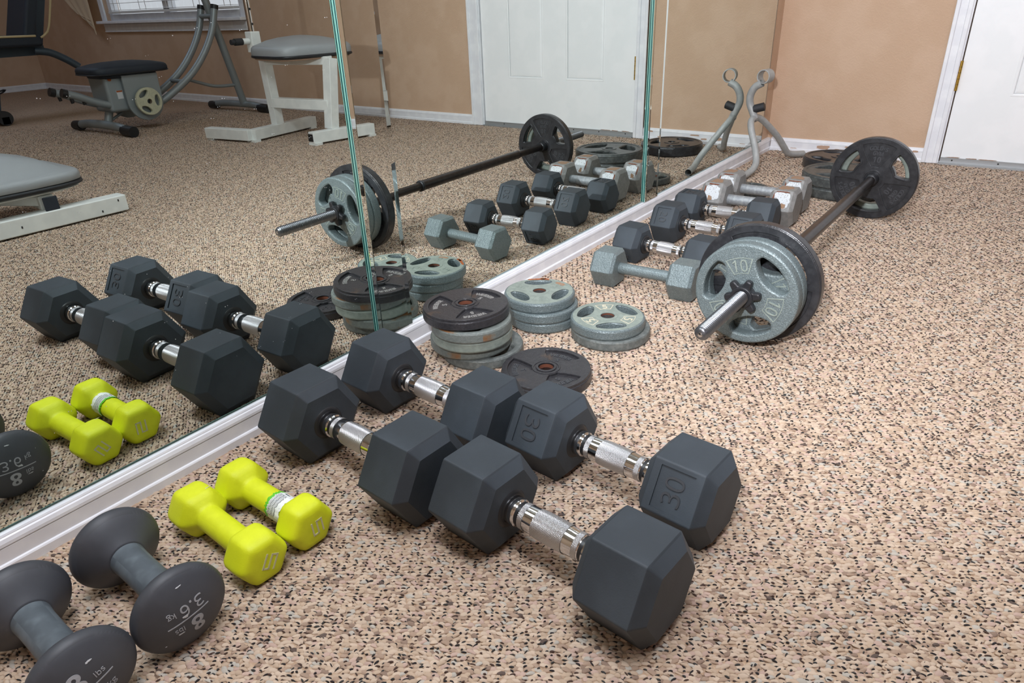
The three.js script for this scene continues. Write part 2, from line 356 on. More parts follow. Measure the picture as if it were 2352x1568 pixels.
{
  const z = -D - .006, x0 = DOOR0 + .004, x1 = DOOR1 - .004, P = [];
  for (const [a, b] of [[.826, 1.046], [1.181, 1.404]]) for (const [c, d] of [[.25, .86], [1.02, 1.55], [1.66, 1.88]]) P.push([a, b, c, d]);
  const s = toShape([[x0, .022], [x1, .022], [x1, DOORH - .004], [x0, DOORH - .004]]);
  P.forEach(([a, b, c, d]) => s.holes.push(toPath([[a, c], [b, c], [b, d], [a, d]])));
  mesh('door_slab', [new THREE.ExtrudeGeometry(s, { depth: .006, bevelEnabled: false }).translate(0, 0, z - .006), boxMM(x0, x1, .022, DOORH - .004, z - .040, z - .006)], M.door, door);
  for (const [a, b, c, d] of P) {
    const pan = new THREE.ExtrudeGeometry(toShape([[a + .022, c + .022], [b - .022, c + .022], [b - .022, d - .022], [a + .022, d - .022]]), { depth: .0006, bevelEnabled: true, bevelThickness: .0042, bevelSize: .014, bevelOffset: -.002, bevelSegments: 3 }).translate(0, 0, z - .0062);
    const o = toShape([[a, c], [b, c], [b, d], [a, d]]); o.holes.push(toPath([[a + .009, c + .009], [b - .009, c + .009], [b - .009, d - .009], [a + .009, d - .009]]));
    const rim = new THREE.ExtrudeGeometry(o, { depth: .0018, bevelEnabled: true, bevelThickness: .0022, bevelSize: .004, bevelOffset: -.003, bevelSegments: 3 }).translate(0, 0, z - .0035);
    mesh('door_panel', [pan, rim], M.door, door);
  }
  for (const y of [.265, 1.0, 1.72]) {
    const h = mesh('hinge', [rod([DOOR0 + .001, y, z + .010], [DOOR0 + .001, y + .103, z + .010], .0055, 14), box(.004, .1, .004, DOOR0 + .004, y + .05, z + .004)], M.brass, door);
    many('hinge_knuckle_joint', [y + .021, y + .041, y + .062, y + .082].map((q) => rod([DOOR0 + .001, q - .0006, z + .010], [DOOR0 + .001, q + .0006, z + .010], .0057, 14)), M.screw, h);
  }
  mesh('door_gap', boxMM(DOOR0 - .001, DOOR0 + .004, .0, DOORH, z - .03, z - .004), M.gap, door);
  mesh('door_knob', [rod([1.515, .95, z], [1.515, .95, z + .035], .011), new THREE.SphereGeometry(.027, 20, 14).translate(1.515, .95, z + .05), rod([1.515, .95, z - .001], [1.515, .95, z + .006], .033, 28)], M.brass, door);
  const thr = mesh('door_sweep', [boxMM(x0, x1, .0035, .022, z - .036, z + .004), boxMM(x0, x1, .0205, .0225, z - .036, z + .006)], M.alu, door);
  for (let x = x0 + .04; x < x1; x += .149) mesh('screw', rod([x, .0135, z + .003], [x, .0135, z + .0052], .0028, 12), M.screw, thr);
  many('chipped_edge', [[.70, .05], [.76, .04], [.81, .06]].map(([x, w]) => new THREE.ExtrudeGeometry(toShape(flake(w, .004, 18, .5)), { depth: .0004, bevelEnabled: false }).translate(x, .0235, z + .0001)), M.rustPale, door);
}
struct('trim_4', [boxMM(DOOR0, DOOR1, -.002, .004, -D - .06, -D + .018), boxMM(DOOR0, DOOR1, -.002, .007, -D - .05, -D - .004)], M.alu, 'grey metal threshold strip under the white door', 'threshold');
struct('wall_outside', boxMM(DOOR0 - .05, DOOR1 + .05, -.1, DOORH + .05, -D - T - .03, -D - T - .005), M.ceiling, 'plain board behind the closed door', 'wall');

// window with sill, sashes and blind
const win = new THREE.Group(); win.name = 'window_1'; win.userData = { kind: 'structure', label: 'white framed double window with deep sill above ab machine', category: 'window' }; scene.add(win);
{
  const x0 = WINX0, x1 = WINX1, y0 = WINY0, y1 = WINY1, zc = -D - .06;
  mesh('window_frame', [boxMM(x0, x0 + .05, y0, y1, zc - .03, zc + .03), boxMM(x1 - .05, x1, y0, y1, zc - .03, zc + .03), boxMM(x0, x1, y0, y0 + .05, zc - .03, zc + .03), boxMM(x0, x1, y1 - .05, y1, zc - .03, zc + .03)], M.trim, win);
  mesh('mullion', boxMM(4.62, 4.70, y0, y1, zc - .028, zc + .032), M.trim, win);
  mesh('sill', [rbox(x1 - x0 + .14, .022, .10, .006, (x0 + x1) / 2, y0 - .008, -D + .02)], M.trim, win);
  mesh('apron', [rbox(x1 - x0 + .10, .062, .018, .004, (x0 + x1) / 2, y0 - .052, -D + .009), rbox(x1 - x0 + .10, .008, .022, .003, (x0 + x1) / 2, y0 - .078, -D + .011)], M.trim, win);
  mesh('side_casing', [rbox(.06, y1 - y0 + .02, .016, .003, x0 - .03, (y0 + y1) / 2, -D + .008)], M.trim, win);
  mesh('side_casing', [rbox(.06, y1 - y0 + .02, .016, .003, x1 + .03, (y0 + y1) / 2, -D + .008)], M.trim, win);
  mesh('pane', boxMM(x0 + .05, 4.62, y0 + .05, y1 - .05, zc - .003, zc), M.pane, win);
  mesh('pane', boxMM(4.70, x1 - .05, y0 + .05, y1 - .05, zc - .003, zc), M.pane, win);
  const bd = thing('window_blind', 'white horizontal slat blind hanging in the window', 'blind', [4.61, .66, -D - .012]);
  for (let k = 0; k < 25; k++) mesh('slat', box(1.76, .0028, .048, 0, k * .05 + .004, 0).rotateX(0), M.blind, bd);
  for (const x of [-.78, -.40, -.03, .36, .76]) many('ladder_cord', [box(.006, 1.25, .0015, x, .625, .0245), box(.006, 1.25, .0015, x, .625, -.0245)], M.blind, bd);
  mesh('bottom_rail', rbox(1.76, .018, .05, .004, 0, -.012, 0), M.blind, bd);
  mesh('head_rail', rbox(1.76, .04, .055, .004, 0, 1.265, 0), M.blind, bd);
  // draped curtain gathered beside the far side of the window
  const cu = [], rows = 26, cols = 34, pos = [], idx = [];
  for (let i = 0; i <= rows; i++) for (let j = 0; j <= cols; j++) {
    const v = i / rows, u = j / cols, y = .485 + v * 1.55, w = .03 + 1.15 * Math.pow(v, .5);
    pos.push(5.60 + w * u, y + .10 * u * (1 - v) * 1.2, -D + .10 + .018 * Math.sin(u * 22) * (.35 + v * .65));
  }
  for (let i = 0; i < rows; i++) for (let j = 0; j < cols; j++) { const a = i * (cols + 1) + j, b = a + 1, c = a + cols + 1, d = c + 1; idx.push(a, b, c, b, d, c); }
  const g = new THREE.BufferGeometry(); g.setAttribute('position', new THREE.Float32BufferAttribute(pos, 3)); g.setIndex(idx); g.computeVertexNormals();
  M.curtain.side = THREE.DoubleSide;
  const ct = mesh('curtain', g, M.curtain); tag(ct, 'tan curtain gathered to a point beside the window', 'curtain');
}

// added ceiling panels, out of view, that fill the room with soft light
for (const [x, z, power] of fillPanels) {
  const t = thing('added_fill_panel', z > -1 ? 'added fill light panel on the unseen ceiling above the big hex dumbbells' : x < 3 ? 'added fill light panel on the unseen ceiling above the far end of the barbell' : 'added cool fill light panel on the unseen ceiling above the ab machine', 'added fill light', [x, CEIL, z], 0, 'added fill panels');
  mesh('housing', rbox(1.24, .05, .64, .01, 0, -.026, 0), M.fillHousing, t);
  mesh('diffuser', box(1.16, .006, .56, 0, -.053, 0), M.fillGlow, t);
  const l = new THREE.RectAreaLight(x > 3 ? 0xc9d8ff : 0xf1f5ff, power, 1.16, .56);  // cool tint on the far fill panel stands in for daylight
  l.position.set(x, CEIL - .062, z); l.lookAt(x, 0, z); l.name = 'fill_light'; scene.add(l);
}

// ---------------------------------------------------------------- carpet loops
{
  const g = flat(new THREE.IcosahedronGeometry(1, 1));
  g.computeVertexNormals();
  const p0 = g.attributes.position;
  for (let i = 0; i < p0.count; i++) {          // lumpy, slightly twisted tuft of yarn
    const x = p0.getX(i), y = p0.getY(i), z = p0.getZ(i), k = 1 + .20 * Math.sin(x * 5.1 + z * 3.7) * Math.cos(z * 4.3 - y * 2) + .10 * Math.sin(x * 9 - z * 7);
    p0.setXYZ(i, x * k, y * k, z * k + .35 * x * x - .12);
  }
  { const ix = mergeVertices(new THREE.BufferGeometry().setAttribute('position', p0.clone()), 1e-4); ix.computeVertexNormals(); const nn = ix.toNonIndexed(); g.setAttribute('position', nn.attributes.position); g.setAttribute('normal', nn.attributes.normal); }
  const px = .0068, pz = .0049, X0 = .016, X1 = 4.4, Z0 = -D + .012, Z1 = -.02;
  const pal = [[0xc2ad98, 34], [0xb9a28b, 28], [0xb99f90, 12], [0xb2aa9e, 9], [0xa48c78, 12], [0x8d7767, 4], [0x5e5048, 1]];
  const lin = pal.map(([h]) => new THREE.Color(h)), cum = []; pal.reduce((s, [, w], i) => (cum[i] = s + w), 0); const tot = cum[cum.length - 1];
  const dark = [new THREE.Color(0x2a2627), new THREE.Color(0x4d3b33), new THREE.Color(0x393836)];
  const list = [];
  // the rows of tufts run at an angle to the walls
  const A = R(32.5), cx = Math.cos(A), cz = -Math.sin(A), dx = -Math.sin(A), dz = -Math.cos(A);
  for (let i = -330; i < 700; i++) for (let k = -400; k < 900; k++) {
    const u = (i + (k % 2 ? .25 : -.25)) * px, v = k * pz, ju = rr(-.0020, .0020), jv = rr(-.0010, .0010);
    const x = X0 + (u + ju) * cx + (v + jv) * dx, z = (u + ju) * cz + (v + jv) * dz;
    if (x < X0 || x > X1 || z < Z0 || z > Z1 || (x > 2.6 && rnd() < (x - 2.6) / 1.8)) continue;
    const q = rnd() * tot; let c = 0; while (cum[c] < q) c++;
    list.push([x, -.0026 + rr(-.0007, .0007), z, rr(.0042, .0066) * (rnd() < .5 ? -1 : 1), rr(.0014, .0022), rr(.0023, .0035), A + rr(-.5, .5), lin[c], rr(.92, 1.05)]);
    if (rnd() < (i % 2 ? .28 : .80)) { const fu = (i + .5) * px + rr(-.0016, .0016), fv = v + pz * .5 + rr(-.001, .001), fx = X0 + fu * cx + fv * dx, fz = fu * cz + fv * dz; if (fx > X0 && fz > Z0) list.push([fx, -.0013 + rr(-.0006, .0007), fz, rr(.0014, .0036), .0011, rr(.0006, .0012), A + rr(-.9, .9), dark[Math.floor(rnd() * 3)], 1]); }
  }
  const im = new THREE.InstancedMesh(g, loops, list.length), mt = new THREE.Matrix4(), e = new THREE.Euler(), qn = new THREE.Quaternion(), col = new THREE.Color();
  list.forEach(([x, y, z, a, b, c, t, cc, k], i) => { e.set(Math.sin(i * 12.9) * .35, t, Math.sin(i * 7.3) * .22); qn.setFromEuler(e); mt.compose(V(x, y, z), qn, V(a, b, c)); im.setMatrixAt(i, mt); im.setColorAt(i, col.copy(cc).multiplyScalar(k)); });
  im.name = 'carpet_loops'; im.receiveShadow = im.castShadow = true;
  im.userData = { kind: 'stuff', label: 'beige and brown looped carpet pile with dark flecks', category: 'carpet' };
  scene.add(im);
}

// ---------------------------------------------------------------- mirror panels and joint strips
function mirrorPanel(z0, z1, label) {
  const y0 = .0492, y1 = 2.25, ch = .0045, t = thing('wall_mirror', label, 'mirror', [0, y0, (z0 + z1) / 2]);
  const w = z1 - z0, h = y1 - y0;
  mesh('silvered_face', box(.004, h - 2 * ch, w - 2 * ch, -.002, h / 2, 0), M.mirror, t);
  const q = (a, b, c, d) => { const g = new THREE.BufferGeometry(); g.setAttribute('position', new THREE.Float32BufferAttribute([...a, ...b, ...c, ...a, ...c, ...d], 3)); g.computeVertexNormals(); return g; };
  const f = w / 2, k = .0045;
  mesh('polished_edge', q([0, ch, f - ch], [0, ch, -f + ch], [-k, 0, -f], [-k, 0, f]), M.glassEdge, t);
  mesh('polished_edge', q([0, h - ch, -f + ch], [0, h - ch, f - ch], [-k, h, f], [-k, h, -f]), M.glassEdge, t);
  mesh('polished_edge', q([0, h - ch, f - ch], [0, ch, f - ch], [-k, 0, f], [-k, h, f]), M.glassDark, t);
  mesh('polished_edge', box(.0042, h, .0085, -.0020, h / 2, -f + .0042), M.glassDark, t);
  return t;
}
const pan1 = mirrorPanel(-.838, 1.2, 'large mirror panel over the baseboard beside the lime and big hex dumbbells');
mirrorPanel(-1.958, -.842, 'middle mirror panel between the two narrow glass strips');
mirrorPanel(-3.031, -1.962, 'mirror panel nearest the corner with the door wall');
{
  const gs = [];
  for (let k = 0; k < 130; k++) { const y = rr(.12, .62), z = -rr(.18, .80), r = rr(.00025, .00062); gs.push(new THREE.CylinderGeometry(r, r, .0002, 6).rotateZ(Math.PI / 2).translate(.0001, y - .0492, z - .181)); if (rnd() < .6) gs.push(new THREE.CylinderGeometry(r * .8, r * .8, .0002, 6).rotateZ(Math.PI / 2).translate(.0001, y - .0492 + rr(-.001, .001), z - .181 - rr(.003, .004))); }  // most specks get a smaller twin, painted as their reflection in the silvering
  const s = mesh('specks_and_reflections', gs, M.speck, pan1); s.userData.kind = 'stuff';
}
function jointStrip(z0, z1, label) {
  const h = 2.2, t = thing('mirror_strip', label, 'mirror strip', [.0003, .0495, (z0 + z1) / 2]);
  const f = (z1 - z0) / 2, th = .0068, bv = .010, dp = .0010;
  mesh('silvered_face', box(.001, h, 2 * f - 2 * bv, th - .0005, h / 2, 0), M.mirror, t);
  for (const s of [1, -1]) {
    const g = box(.001, h, Math.hypot(bv, dp), 0, h / 2, 0); g.rotateY(s * Math.atan2(dp, bv)); g.translate(th - .0005 - dp / 2, 0, s * (f - bv / 2));
    mesh('bevel', g, M.mirror, t);
    mesh('glass_edge', [box(th - dp - .0026, h, .0008, (th - dp - .0026) / 2 + .0013, h / 2, s * (f - .0004))], M.glassDark, t);
    many('edge_line', [box(.0013, h, .0009, .00065, h / 2, s * (f - .0004)), box(.0013, h, .0009, th - dp - .00065, h / 2, s * (f - .0004))], M.glassEdge, t);
  }
  mesh('front_arris', box(.0012, h, .0022, th - dp - .0002, h / 2, -f + .0011), M.glassPale, t);
  mesh('bottom_edge', [box(th - dp, .0012, 2 * f - .002, (th - dp) / 2, .0006, 0)], M.glassEdge, t);
  return t;
}
jointStrip(-.8805, -.792, 'narrow mirror strip with green glass edges beside the tall plate stack');
jointStrip(-2.0031, -1.9147, 'narrow mirror strip with green glass edges behind the dumbbell marked 20');

// ---------------------------------------------------------------- hex dumbbells
const evaluator = new Evaluator(); evaluator.attributes = ['position', 'normal'];
function hexHead(W, a0, a1, inner, opt) {          // inner: +1 when the handle lies towards +x
  const { bevA = .013, bevR = .017, f = .004 } = opt, Rc = W / Math.sqrt(3), cy = W / 2, rings = [];
  const end = (a, dir) => [[a + dir * bevA, Rc - bevR, .7], [a + dir * (bevA - .0012), Rc - bevR + .0016, .8], [a + dir * .0022, Rc - .0022, 1], [a + dir * .0006, Rc - .0004, 1], [a, Rc, 1]];
  const prof = [...end(a0, -1), ...end(a1, 1).reverse()];
  prof.forEach(([a, r, k]) => rings.push(hexRing(r, Math.max(f * k, .0015), a, cy, 4)));
  return loft(rings);
}
// frame for face k (centre angle in the z-y plane) of a head: origin on the face, y up along +-x, z outward
function faceMatrix(W, aMid, deg, upX) {
  const t = R(deg), n = V(0, Math.sin(t), Math.cos(t)), up = V(upX, 0, 0), right = up.clone().cross(n);
  return new THREE.Matrix4().makeBasis(right, up, n).setPosition(aMid, W / 2 + n.y * W / 2, n.z * W / 2);
}
function hexDumbbell(name, label, pos, turn, o, group) {
  const { W, gi, go, mat = M.rubber, number, faceDeg = 30, faces = [-1, 1], opt = {} } = o;
  const t = thing(name, label, 'dumbbell', pos, turn, group);
  for (const s of [-1, 1]) {
    const a0 = s < 0 ? -go : gi, a1 = s < 0 ? -gi : go, mid = (a0 + a1) / 2;
    let g = hexHead(W, a0, a1, -s, opt);
    const marked = number && faces.includes(s), bw = W / Math.sqrt(3) * .80, bh = (a1 - a0) * .70, fm = faceMatrix(W, mid, faceDeg, -s);
    if (marked) {
      const cut = new THREE.BoxGeometry(bw, bh, .0046).applyMatrix4(fm);
      const A = new Brush(g), B = new Brush(cut); A.updateMatrixWorld(); B.updateMatrixWorld();
      g = evaluator.evaluate(A, B, SUBTRACTION).geometry;
    }
    const h = mesh('head', g, mat, t);
    if (marked) {
      const size = bh * .50, tx = text(number, size, .0016, fontR).scale(1.08, 1.08, 1).applyMatrix4(fm.clone().multiply(new THREE.Matrix4().makeTranslation(0, 0, -.0024)));
      mesh('number', tx, M.rubberDigit, h);
    }
    if (o.chrome !== false) mesh('rubber_neck', latheX([[-.002, .010], [-.002, o.hr * 1.62], [.0012, o.hr * 1.52], [.0030, o.hr * 1.34], [.0040, o.hr * 1.2], [.0040, .008]].map(([a, r]) => [-s * a + (s < 0 ? a1 + .012 : a0 - .012), r]), 32).translate(0, W / 2, 0), M.rubberRing, h);
  }
  const L = gi - .010, hr = o.hr;
  if (o.chrome !== false) {
    const seg = (u0, u1, r0, r1, n = 6) => Array.from({ length: n + 1 }, (_, i) => { const u = u0 + (u1 - u0) * i / n; return [u * L, r0 + (r1 - r0) * Math.sin(Math.PI * (i / n) / 2)]; });
    const prof = [[-L, .004], [-L, hr * 1.14], [-.74 * L, hr * 1.08], [-.73 * L, hr * .93], [-.65 * L, hr * .93], [-.64 * L, hr], [-.50 * L, hr], [-.40 * L, hr * 1.03], [0, hr * 1.10], [.40 * L, hr * 1.03], [.50 * L, hr], [.64 * L, hr], [.65 * L, hr * .93], [.73 * L, hr * .93], [.74 * L, hr * 1.08], [L, hr * 1.14], [L, .004]];
    const hd = mesh('handle', latheX(prof, 40).translate(0, W / 2, 0), M.chrome, t);
    const ring = (u0, u1, r0, r1) => latheX([[u0 * L, r0], [(u0 + u1) / 2 * L, (r0 + r1) / 2], [u1 * L, r1]], 40).translate(0, W / 2, 0);
    mesh('knurled_grip', latheX(Array.from({ length: 11 }, (_, i) => { const u = -.33 + .66 * i / 10; return [u * L, hr * (1.10 - .07 * Math.pow(u / .40, 2)) + .0004]; }), 40).translate(0, W / 2, 0), M.knurl, hd);
    for (const s of [-1, 1]) {
      mesh('knurled_ring', ring(s * .635, s * .53, hr + .0004, hr + .0004), M.knurl, hd);
      mesh('groove', ring(s * .728, s * .655, hr * .945, hr * .945), M.rubberRing, hd);
    }
  } else mesh('handle', latheX([[-gi - .004, hr * .6], [-gi - .004, hr], [-gi * .5, hr * .98], [0, hr * .97], [gi * .5, hr * .98], [gi + .004, hr], [gi + .004, hr * .6]], 32).translate(0, W / 2, 0), o.handleMat || mat, t);
  return t;
}
const BIG = { W: .1175, gi: .0785, go: .1440, hr: .0165 }, BIG2 = { W: .1235, gi: .0842, go: .1490, hr: .0165, mat: M.rubberB };
hexDumbbell('hex_dumbbell', 'large black rubber hex dumbbell with plain faces and chrome grip, beside the one marked 30', [.5753, 0, -.5226], -.088, BIG);
hexDumbbell('hex_dumbbell', 'large black rubber hex dumbbell marked 30 in recessed panels on both heads', [.567, 0, -.6925], -.0863, { ...BIG, W: .1150, number: '30' });
hexDumbbell('hex_dumbbell', 'large black rubber hex dumbbell with its end at the baseboard beside the lime dumbbells', [.2385, 0, -.5258], -.0546, BIG2);
hexDumbbell('hex_dumbbell', 'large black rubber hex dumbbell with its end at the baseboard beside the tall plate stack', [.2340, 0, -.6885], -.064, { ...BIG2, W: .1185 });
const MED = { W: .1035, gi: .0785, go: .1345, hr: .0150, opt: { bevA: .011, bevR: .014, f: .0035 } };
hexDumbbell('hex_dumbbell', 'medium black rubber hex dumbbell marked 20 in recessed panels facing away from the door', [.2658, 0, -1.756], -.0322, { ...MED, number: '20' });
hexDumbbell('hex_dumbbell', 'medium black rubber hex dumbbell between the one marked 20 and a rusty grey one', [.2558, 0, -1.930], .0329, { ...MED, W: .0985, number: '20', faceDeg: 90, faces: [-1] });
hexDumbbell('hex_dumbbell', 'small black rubber hex dumbbell between the grey cast one and the one marked 20', [.2462, 0, -1.5542], -.078, { ...MED, W: .0935, gi: .0729, go: .1260, number: '15', faceDeg: -30 });
hexDumbbell('hex_dumbbell', 'small plain grey cast iron hex dumbbell beside the barbell', [.2703, 0, -1.3876], .0445, { W: .0845, gi: .0722, go: .1180, hr: .0135, chrome: false, mat: M.hammer, opt: { bevA: .007, bevR: .007, f: .0025 } });
function rustyDumbbell(label, pos, turn, W) {
  const t = hexDumbbell('hex_dumbbell', label, pos, turn, { W, gi: .0755, go: .1290, hr: .0155, chrome: false, mat: M.oldGrey, handleMat: M.greyBar, opt: { bevA: .010, bevR: .012, f: .003 } });
  for (const s of [-1, 1]) {
    const h = t.children.filter((c) => c.name === 'head')[s < 0 ? 0 : 1], mid = s * .1022;
    const put = (g, deg, du, dv, lift = .0003) => g.applyMatrix4(faceMatrix(W, mid, deg, 1).multiply(new THREE.Matrix4().makeTranslation(du, dv, -lift)));
    const fl = (w, hh, d = .0007, j = .25) => new THREE.ExtrudeGeometry(toShape(flake(w, hh, 26, j)), { depth: d, bevelEnabled: false });
    mesh('white_paint_patch', put(fl(.050, .048), 30, rr(-.004, .004), rr(-.002, .002)), M.flakeWhite, h);
    many('rust_patch', [put(fl(.046, .040, .0009, .45), 90, rr(-.003, .003), rr(-.004, .004)), put(fl(.018, .014, .0011, .5), 30, rr(.012, .02), rr(-.012, .012))], M.rustPale, h);
    many('rust_edge', [put(fl(.04, .004, .0009, .5), 30, -.004, -.024), put(fl(.004, .04, .0009, .5), 30, -.026, 0)], M.rustHole, h);
  }
  return t;
}
rustyDumbbell('old grey hex dumbbell with flaking white paint, next to a black rubber dumbbell', [.2826, 0, -2.0600], .0094, .1055);
rustyDumbbell('old grey hex dumbbell with flaking white paint, beside the bent tube frame', [.2718, 0, -2.2080], .0099, .1035);

// ---------------------------------------------------------------- lime dumbbells
function limeDumbbell(label, pos, turn, W, gi, go, rot, sticker) {
  const t = thing('neoprene_dumbbell', label, 'dumbbell', pos, turn), Rc = W / Math.sqrt(3) * 1.03, cy = W / 2, rh = .0172, rings = [];
  const half = [[go + .0022, .30, 0], [go + .0020, .62, 0], [go + .0008, .80, 0], [go - .003, .915, 0], [go - .009, .975, 0], [go - .017, 1, 0], [gi + .013, 1, 0], [gi + .007, .965, .05], [gi + .002, .86, .2], [gi - .002, .72, .5], [gi - .005, .60, .8], [gi - .0075, .555, .97], [gi - .010, .53, 1]];
  const ring = (a, k, b) => Array.from({ length: 84 }, (_, i) => {      // soft hexagon that turns into the round grip
    const th = -i / 84 * Math.PI * 2; let q = 0;
    for (let j = 0; j < 6; j++) q += Math.pow(Math.max(0, Math.cos(th - Math.PI / 6 - j * Math.PI / 3)), 15);
    const r = Rc * k * .885 * Math.pow(q, -1 / 15) * (1 - b) + rh * b;
    return V(a, cy + r * Math.sin(th), r * Math.cos(th));
  });
  const mk = ([a, k, b], s) => ring(s * a, k, b);
  half.forEach((p) => rings.push(mk(p, -1))); rings.push(ring(0, 1, 1)); [...half].reverse().forEach((p) => rings.push(mk(p, 1)));
  const b = mesh('body', loft(rings, true), M.lime, t);
  const bl5 = .0205, sg = .0074, w = .0022;              // squared figure five, drawn with bars
  for (const s of [-1, 1]) {
    const bars = [[0, sg, bl5, w], [-bl5 / 2 + w / 2, sg / 2, w, sg], [0, 0, bl5, w], [bl5 / 2 - w / 2, -sg / 2, w, sg], [0, -sg, bl5, w]].map(([x, y, ww, hh]) => box(ww, hh, .0011, x, y, 0));
    const m = new THREE.Matrix4().makeRotationY(s * Math.PI / 2); m.setPosition(s * (go + .0022), cy - .001, -s * .004);
    mesh('number', bars.map((g) => g.rotateZ(R(rot)).applyMatrix4(m)), M.limePrint, b);
  }
  if (sticker) {
    const c = document.createElement('canvas'); c.width = 256; c.height = 160; const x = c.getContext('2d');
    x.fillStyle = '#e8ebea'; x.fillRect(0, 0, 256, 160); x.fillStyle = '#62c02c'; x.fillRect(0, 134, 256, 26);
    x.fillStyle = '#23272e'; for (let k = 0; k < 9; k++) x.fillRect(58, 52 + k * 9, 120, k % 3 ? 3 : 5);
    x.fillRect(40, 60, 8, 50); x.fillStyle = '#9aa3a6'; for (let k = 0; k < 40; k++) x.fillRect(rnd() * 250, rnd() * 150, rr(2, 10), rr(1, 4));
    const tx = new THREE.CanvasTexture(c); tx.colorSpace = THREE.SRGBColorSpace;
    const g = new THREE.CylinderGeometry(rh + .0007, rh + .0009, .030, 40, 3, true, R(-165), R(235)).rotateZ(-Math.PI / 2);
    const p = g.attributes.position; for (let i = 0; i < p.count; i++) p.setXYZ(i, p.getX(i) + rr(-.0018, .0018), p.getY(i) * (1 + rr(0, .05)), p.getZ(i) * (1 + rr(0, .05)));
    g.translate(gi - .022, cy, 0); g.computeVertexNormals();
    const m = new THREE.Mesh(g, std({ map: tx, roughness: .5, side: THREE.DoubleSide })); m.name = 'barcode_sticker'; m.userData.label = 'torn white barcode sticker'; m.castShadow = m.receiveShadow = true; t.add(m);
  } else mesh('scuff_mark', [new THREE.ExtrudeGeometry(toShape(flake(.022, .002, 16, .5)), { depth: .0004, bevelEnabled: false }).applyMatrix4(faceMatrix(W * 1.03, -(gi + go) / 2 + .01, 90, 1)).translate(0, -W * .013, -.008)], M.limePrint, b);
  return t;
}
limeDumbbell('lime green dumbbell marked 5 without sticker, beside the flared grey dumbbells', [.2096, 0, -.3193], -.0546, .0590, .0445, .0915, 60, false);
limeDumbbell('lime green dumbbell marked 5 with torn barcode sticker on its grip', [.2128, 0, -.3875], -.0163, .0605, .0475, .0885, 93, true);

// ---------------------------------------------------------------- flared grey dumbbells
function flaredDumbbell(label, pos, turn, rot, second) {
  const t = thing('flared_dumbbell', label, 'dumbbell', pos, turn), r0 = .0505, rh = .0185;
  const dome = (r) => .0965 - .0125 * Math.pow(r / .046, 2.4);
  for (const s of [-1, 1]) {
    const prof = [0, .01, .018, .026, .033, .039, .0435, .0468].map((r) => [dome(r), r]);
    prof.push([.0805, .0492], [.0770, .0504], [.0735, .0503], [.0700, .0490], [.0660, .0460], [.0610, .0405], [.0565, .0345], [.0525, .0290], [.0490, .0245], [.0462, .0215], [.0445, .0195], [.0445, .010]);
    const h = mesh('head', latheX(prof.map(([a, r]) => [s * a, r]), 72).translate(0, r0, 0), M.neoprene, t);
    const lay = (g, ox, oy) => { g.translate(ox, oy, 0); g.rotateZ(R(rot)); const p = g.attributes.position; for (let i = 0; i < p.count; i++) { const x = p.getX(i), y = p.getY(i), rad = Math.hypot(x, y); p.setXYZ(i, s * (dome(rad) + .0001 + p.getZ(i)), r0 + y, -s * x); } g.computeVertexNormals(); return g; };
    const th = .00035;
    many('weight_print', [lay(text('8', .0205, th), -.006, .0155), lay(text('lbs', .0060, th, fontR), .0130, .0095), lay(new THREE.BoxGeometry(.046, .0013, th, 24, 1, 1), 0, .001), lay(text('3.6', .0140, th, fontR), -.007, -.0100), lay(text('kg', .0065, th, fontR), .0150, -.0130)], M.print, h);
    const marks = second ? [[.012, .026, .006, .002], [-.02, -.03, .002, .0012]] : [[.003, -.0035, .006, .0035], [.013, .0145, .007, .0014], [-.004, -.037, .006, .0012], [.030, .022, .0018, .0012]];
    many('scuff_mark', marks.map(([x, y, w, hh]) => lay(new THREE.ExtrudeGeometry(toShape(flake(w, hh, 18, .6)), { depth: .0004, bevelEnabled: false }), x, y)), M.scuff, h);
  }
  mesh('handle', latheX([[-.049, .01], [-.049, rh + .0012], [-.046, rh + .001], [-.03, rh], [0, rh - .0003], [.03, rh], [.046, rh + .001], [.049, rh + .0012], [.049, .01]], 40).translate(0, r0, 0), M.neoHandle, t);
  return t;
}
flaredDumbbell('flared dark grey dumbbell with worn 3.6 kg print, next to the lime ones', [.2258, 0, -.2120], -.0442, 185, false);
flaredDumbbell('flared dark grey dumbbell with 8 lbs print upright, beyond its twin from the lime ones', [.2276, 0, -.1087], -.0221, 12, true);

// ---------------------------------------------------------------- weight plates
const HOLE = .0132;
function emblemFrame(r0, r1, half, at, z, w = .0012) {
  const o = toShape(fan(r0, r1, half * .9, half, at, 6, 0)); o.holes.push(toPath(fan(r0 + w, r1 - w, half * .9 - 2.2, half - 1.6, at, 6, 0)));
  return new THREE.ExtrudeGeometry(o, { depth: .0007, bevelEnabled: false }).translate(0, 0, z - .0001);
}
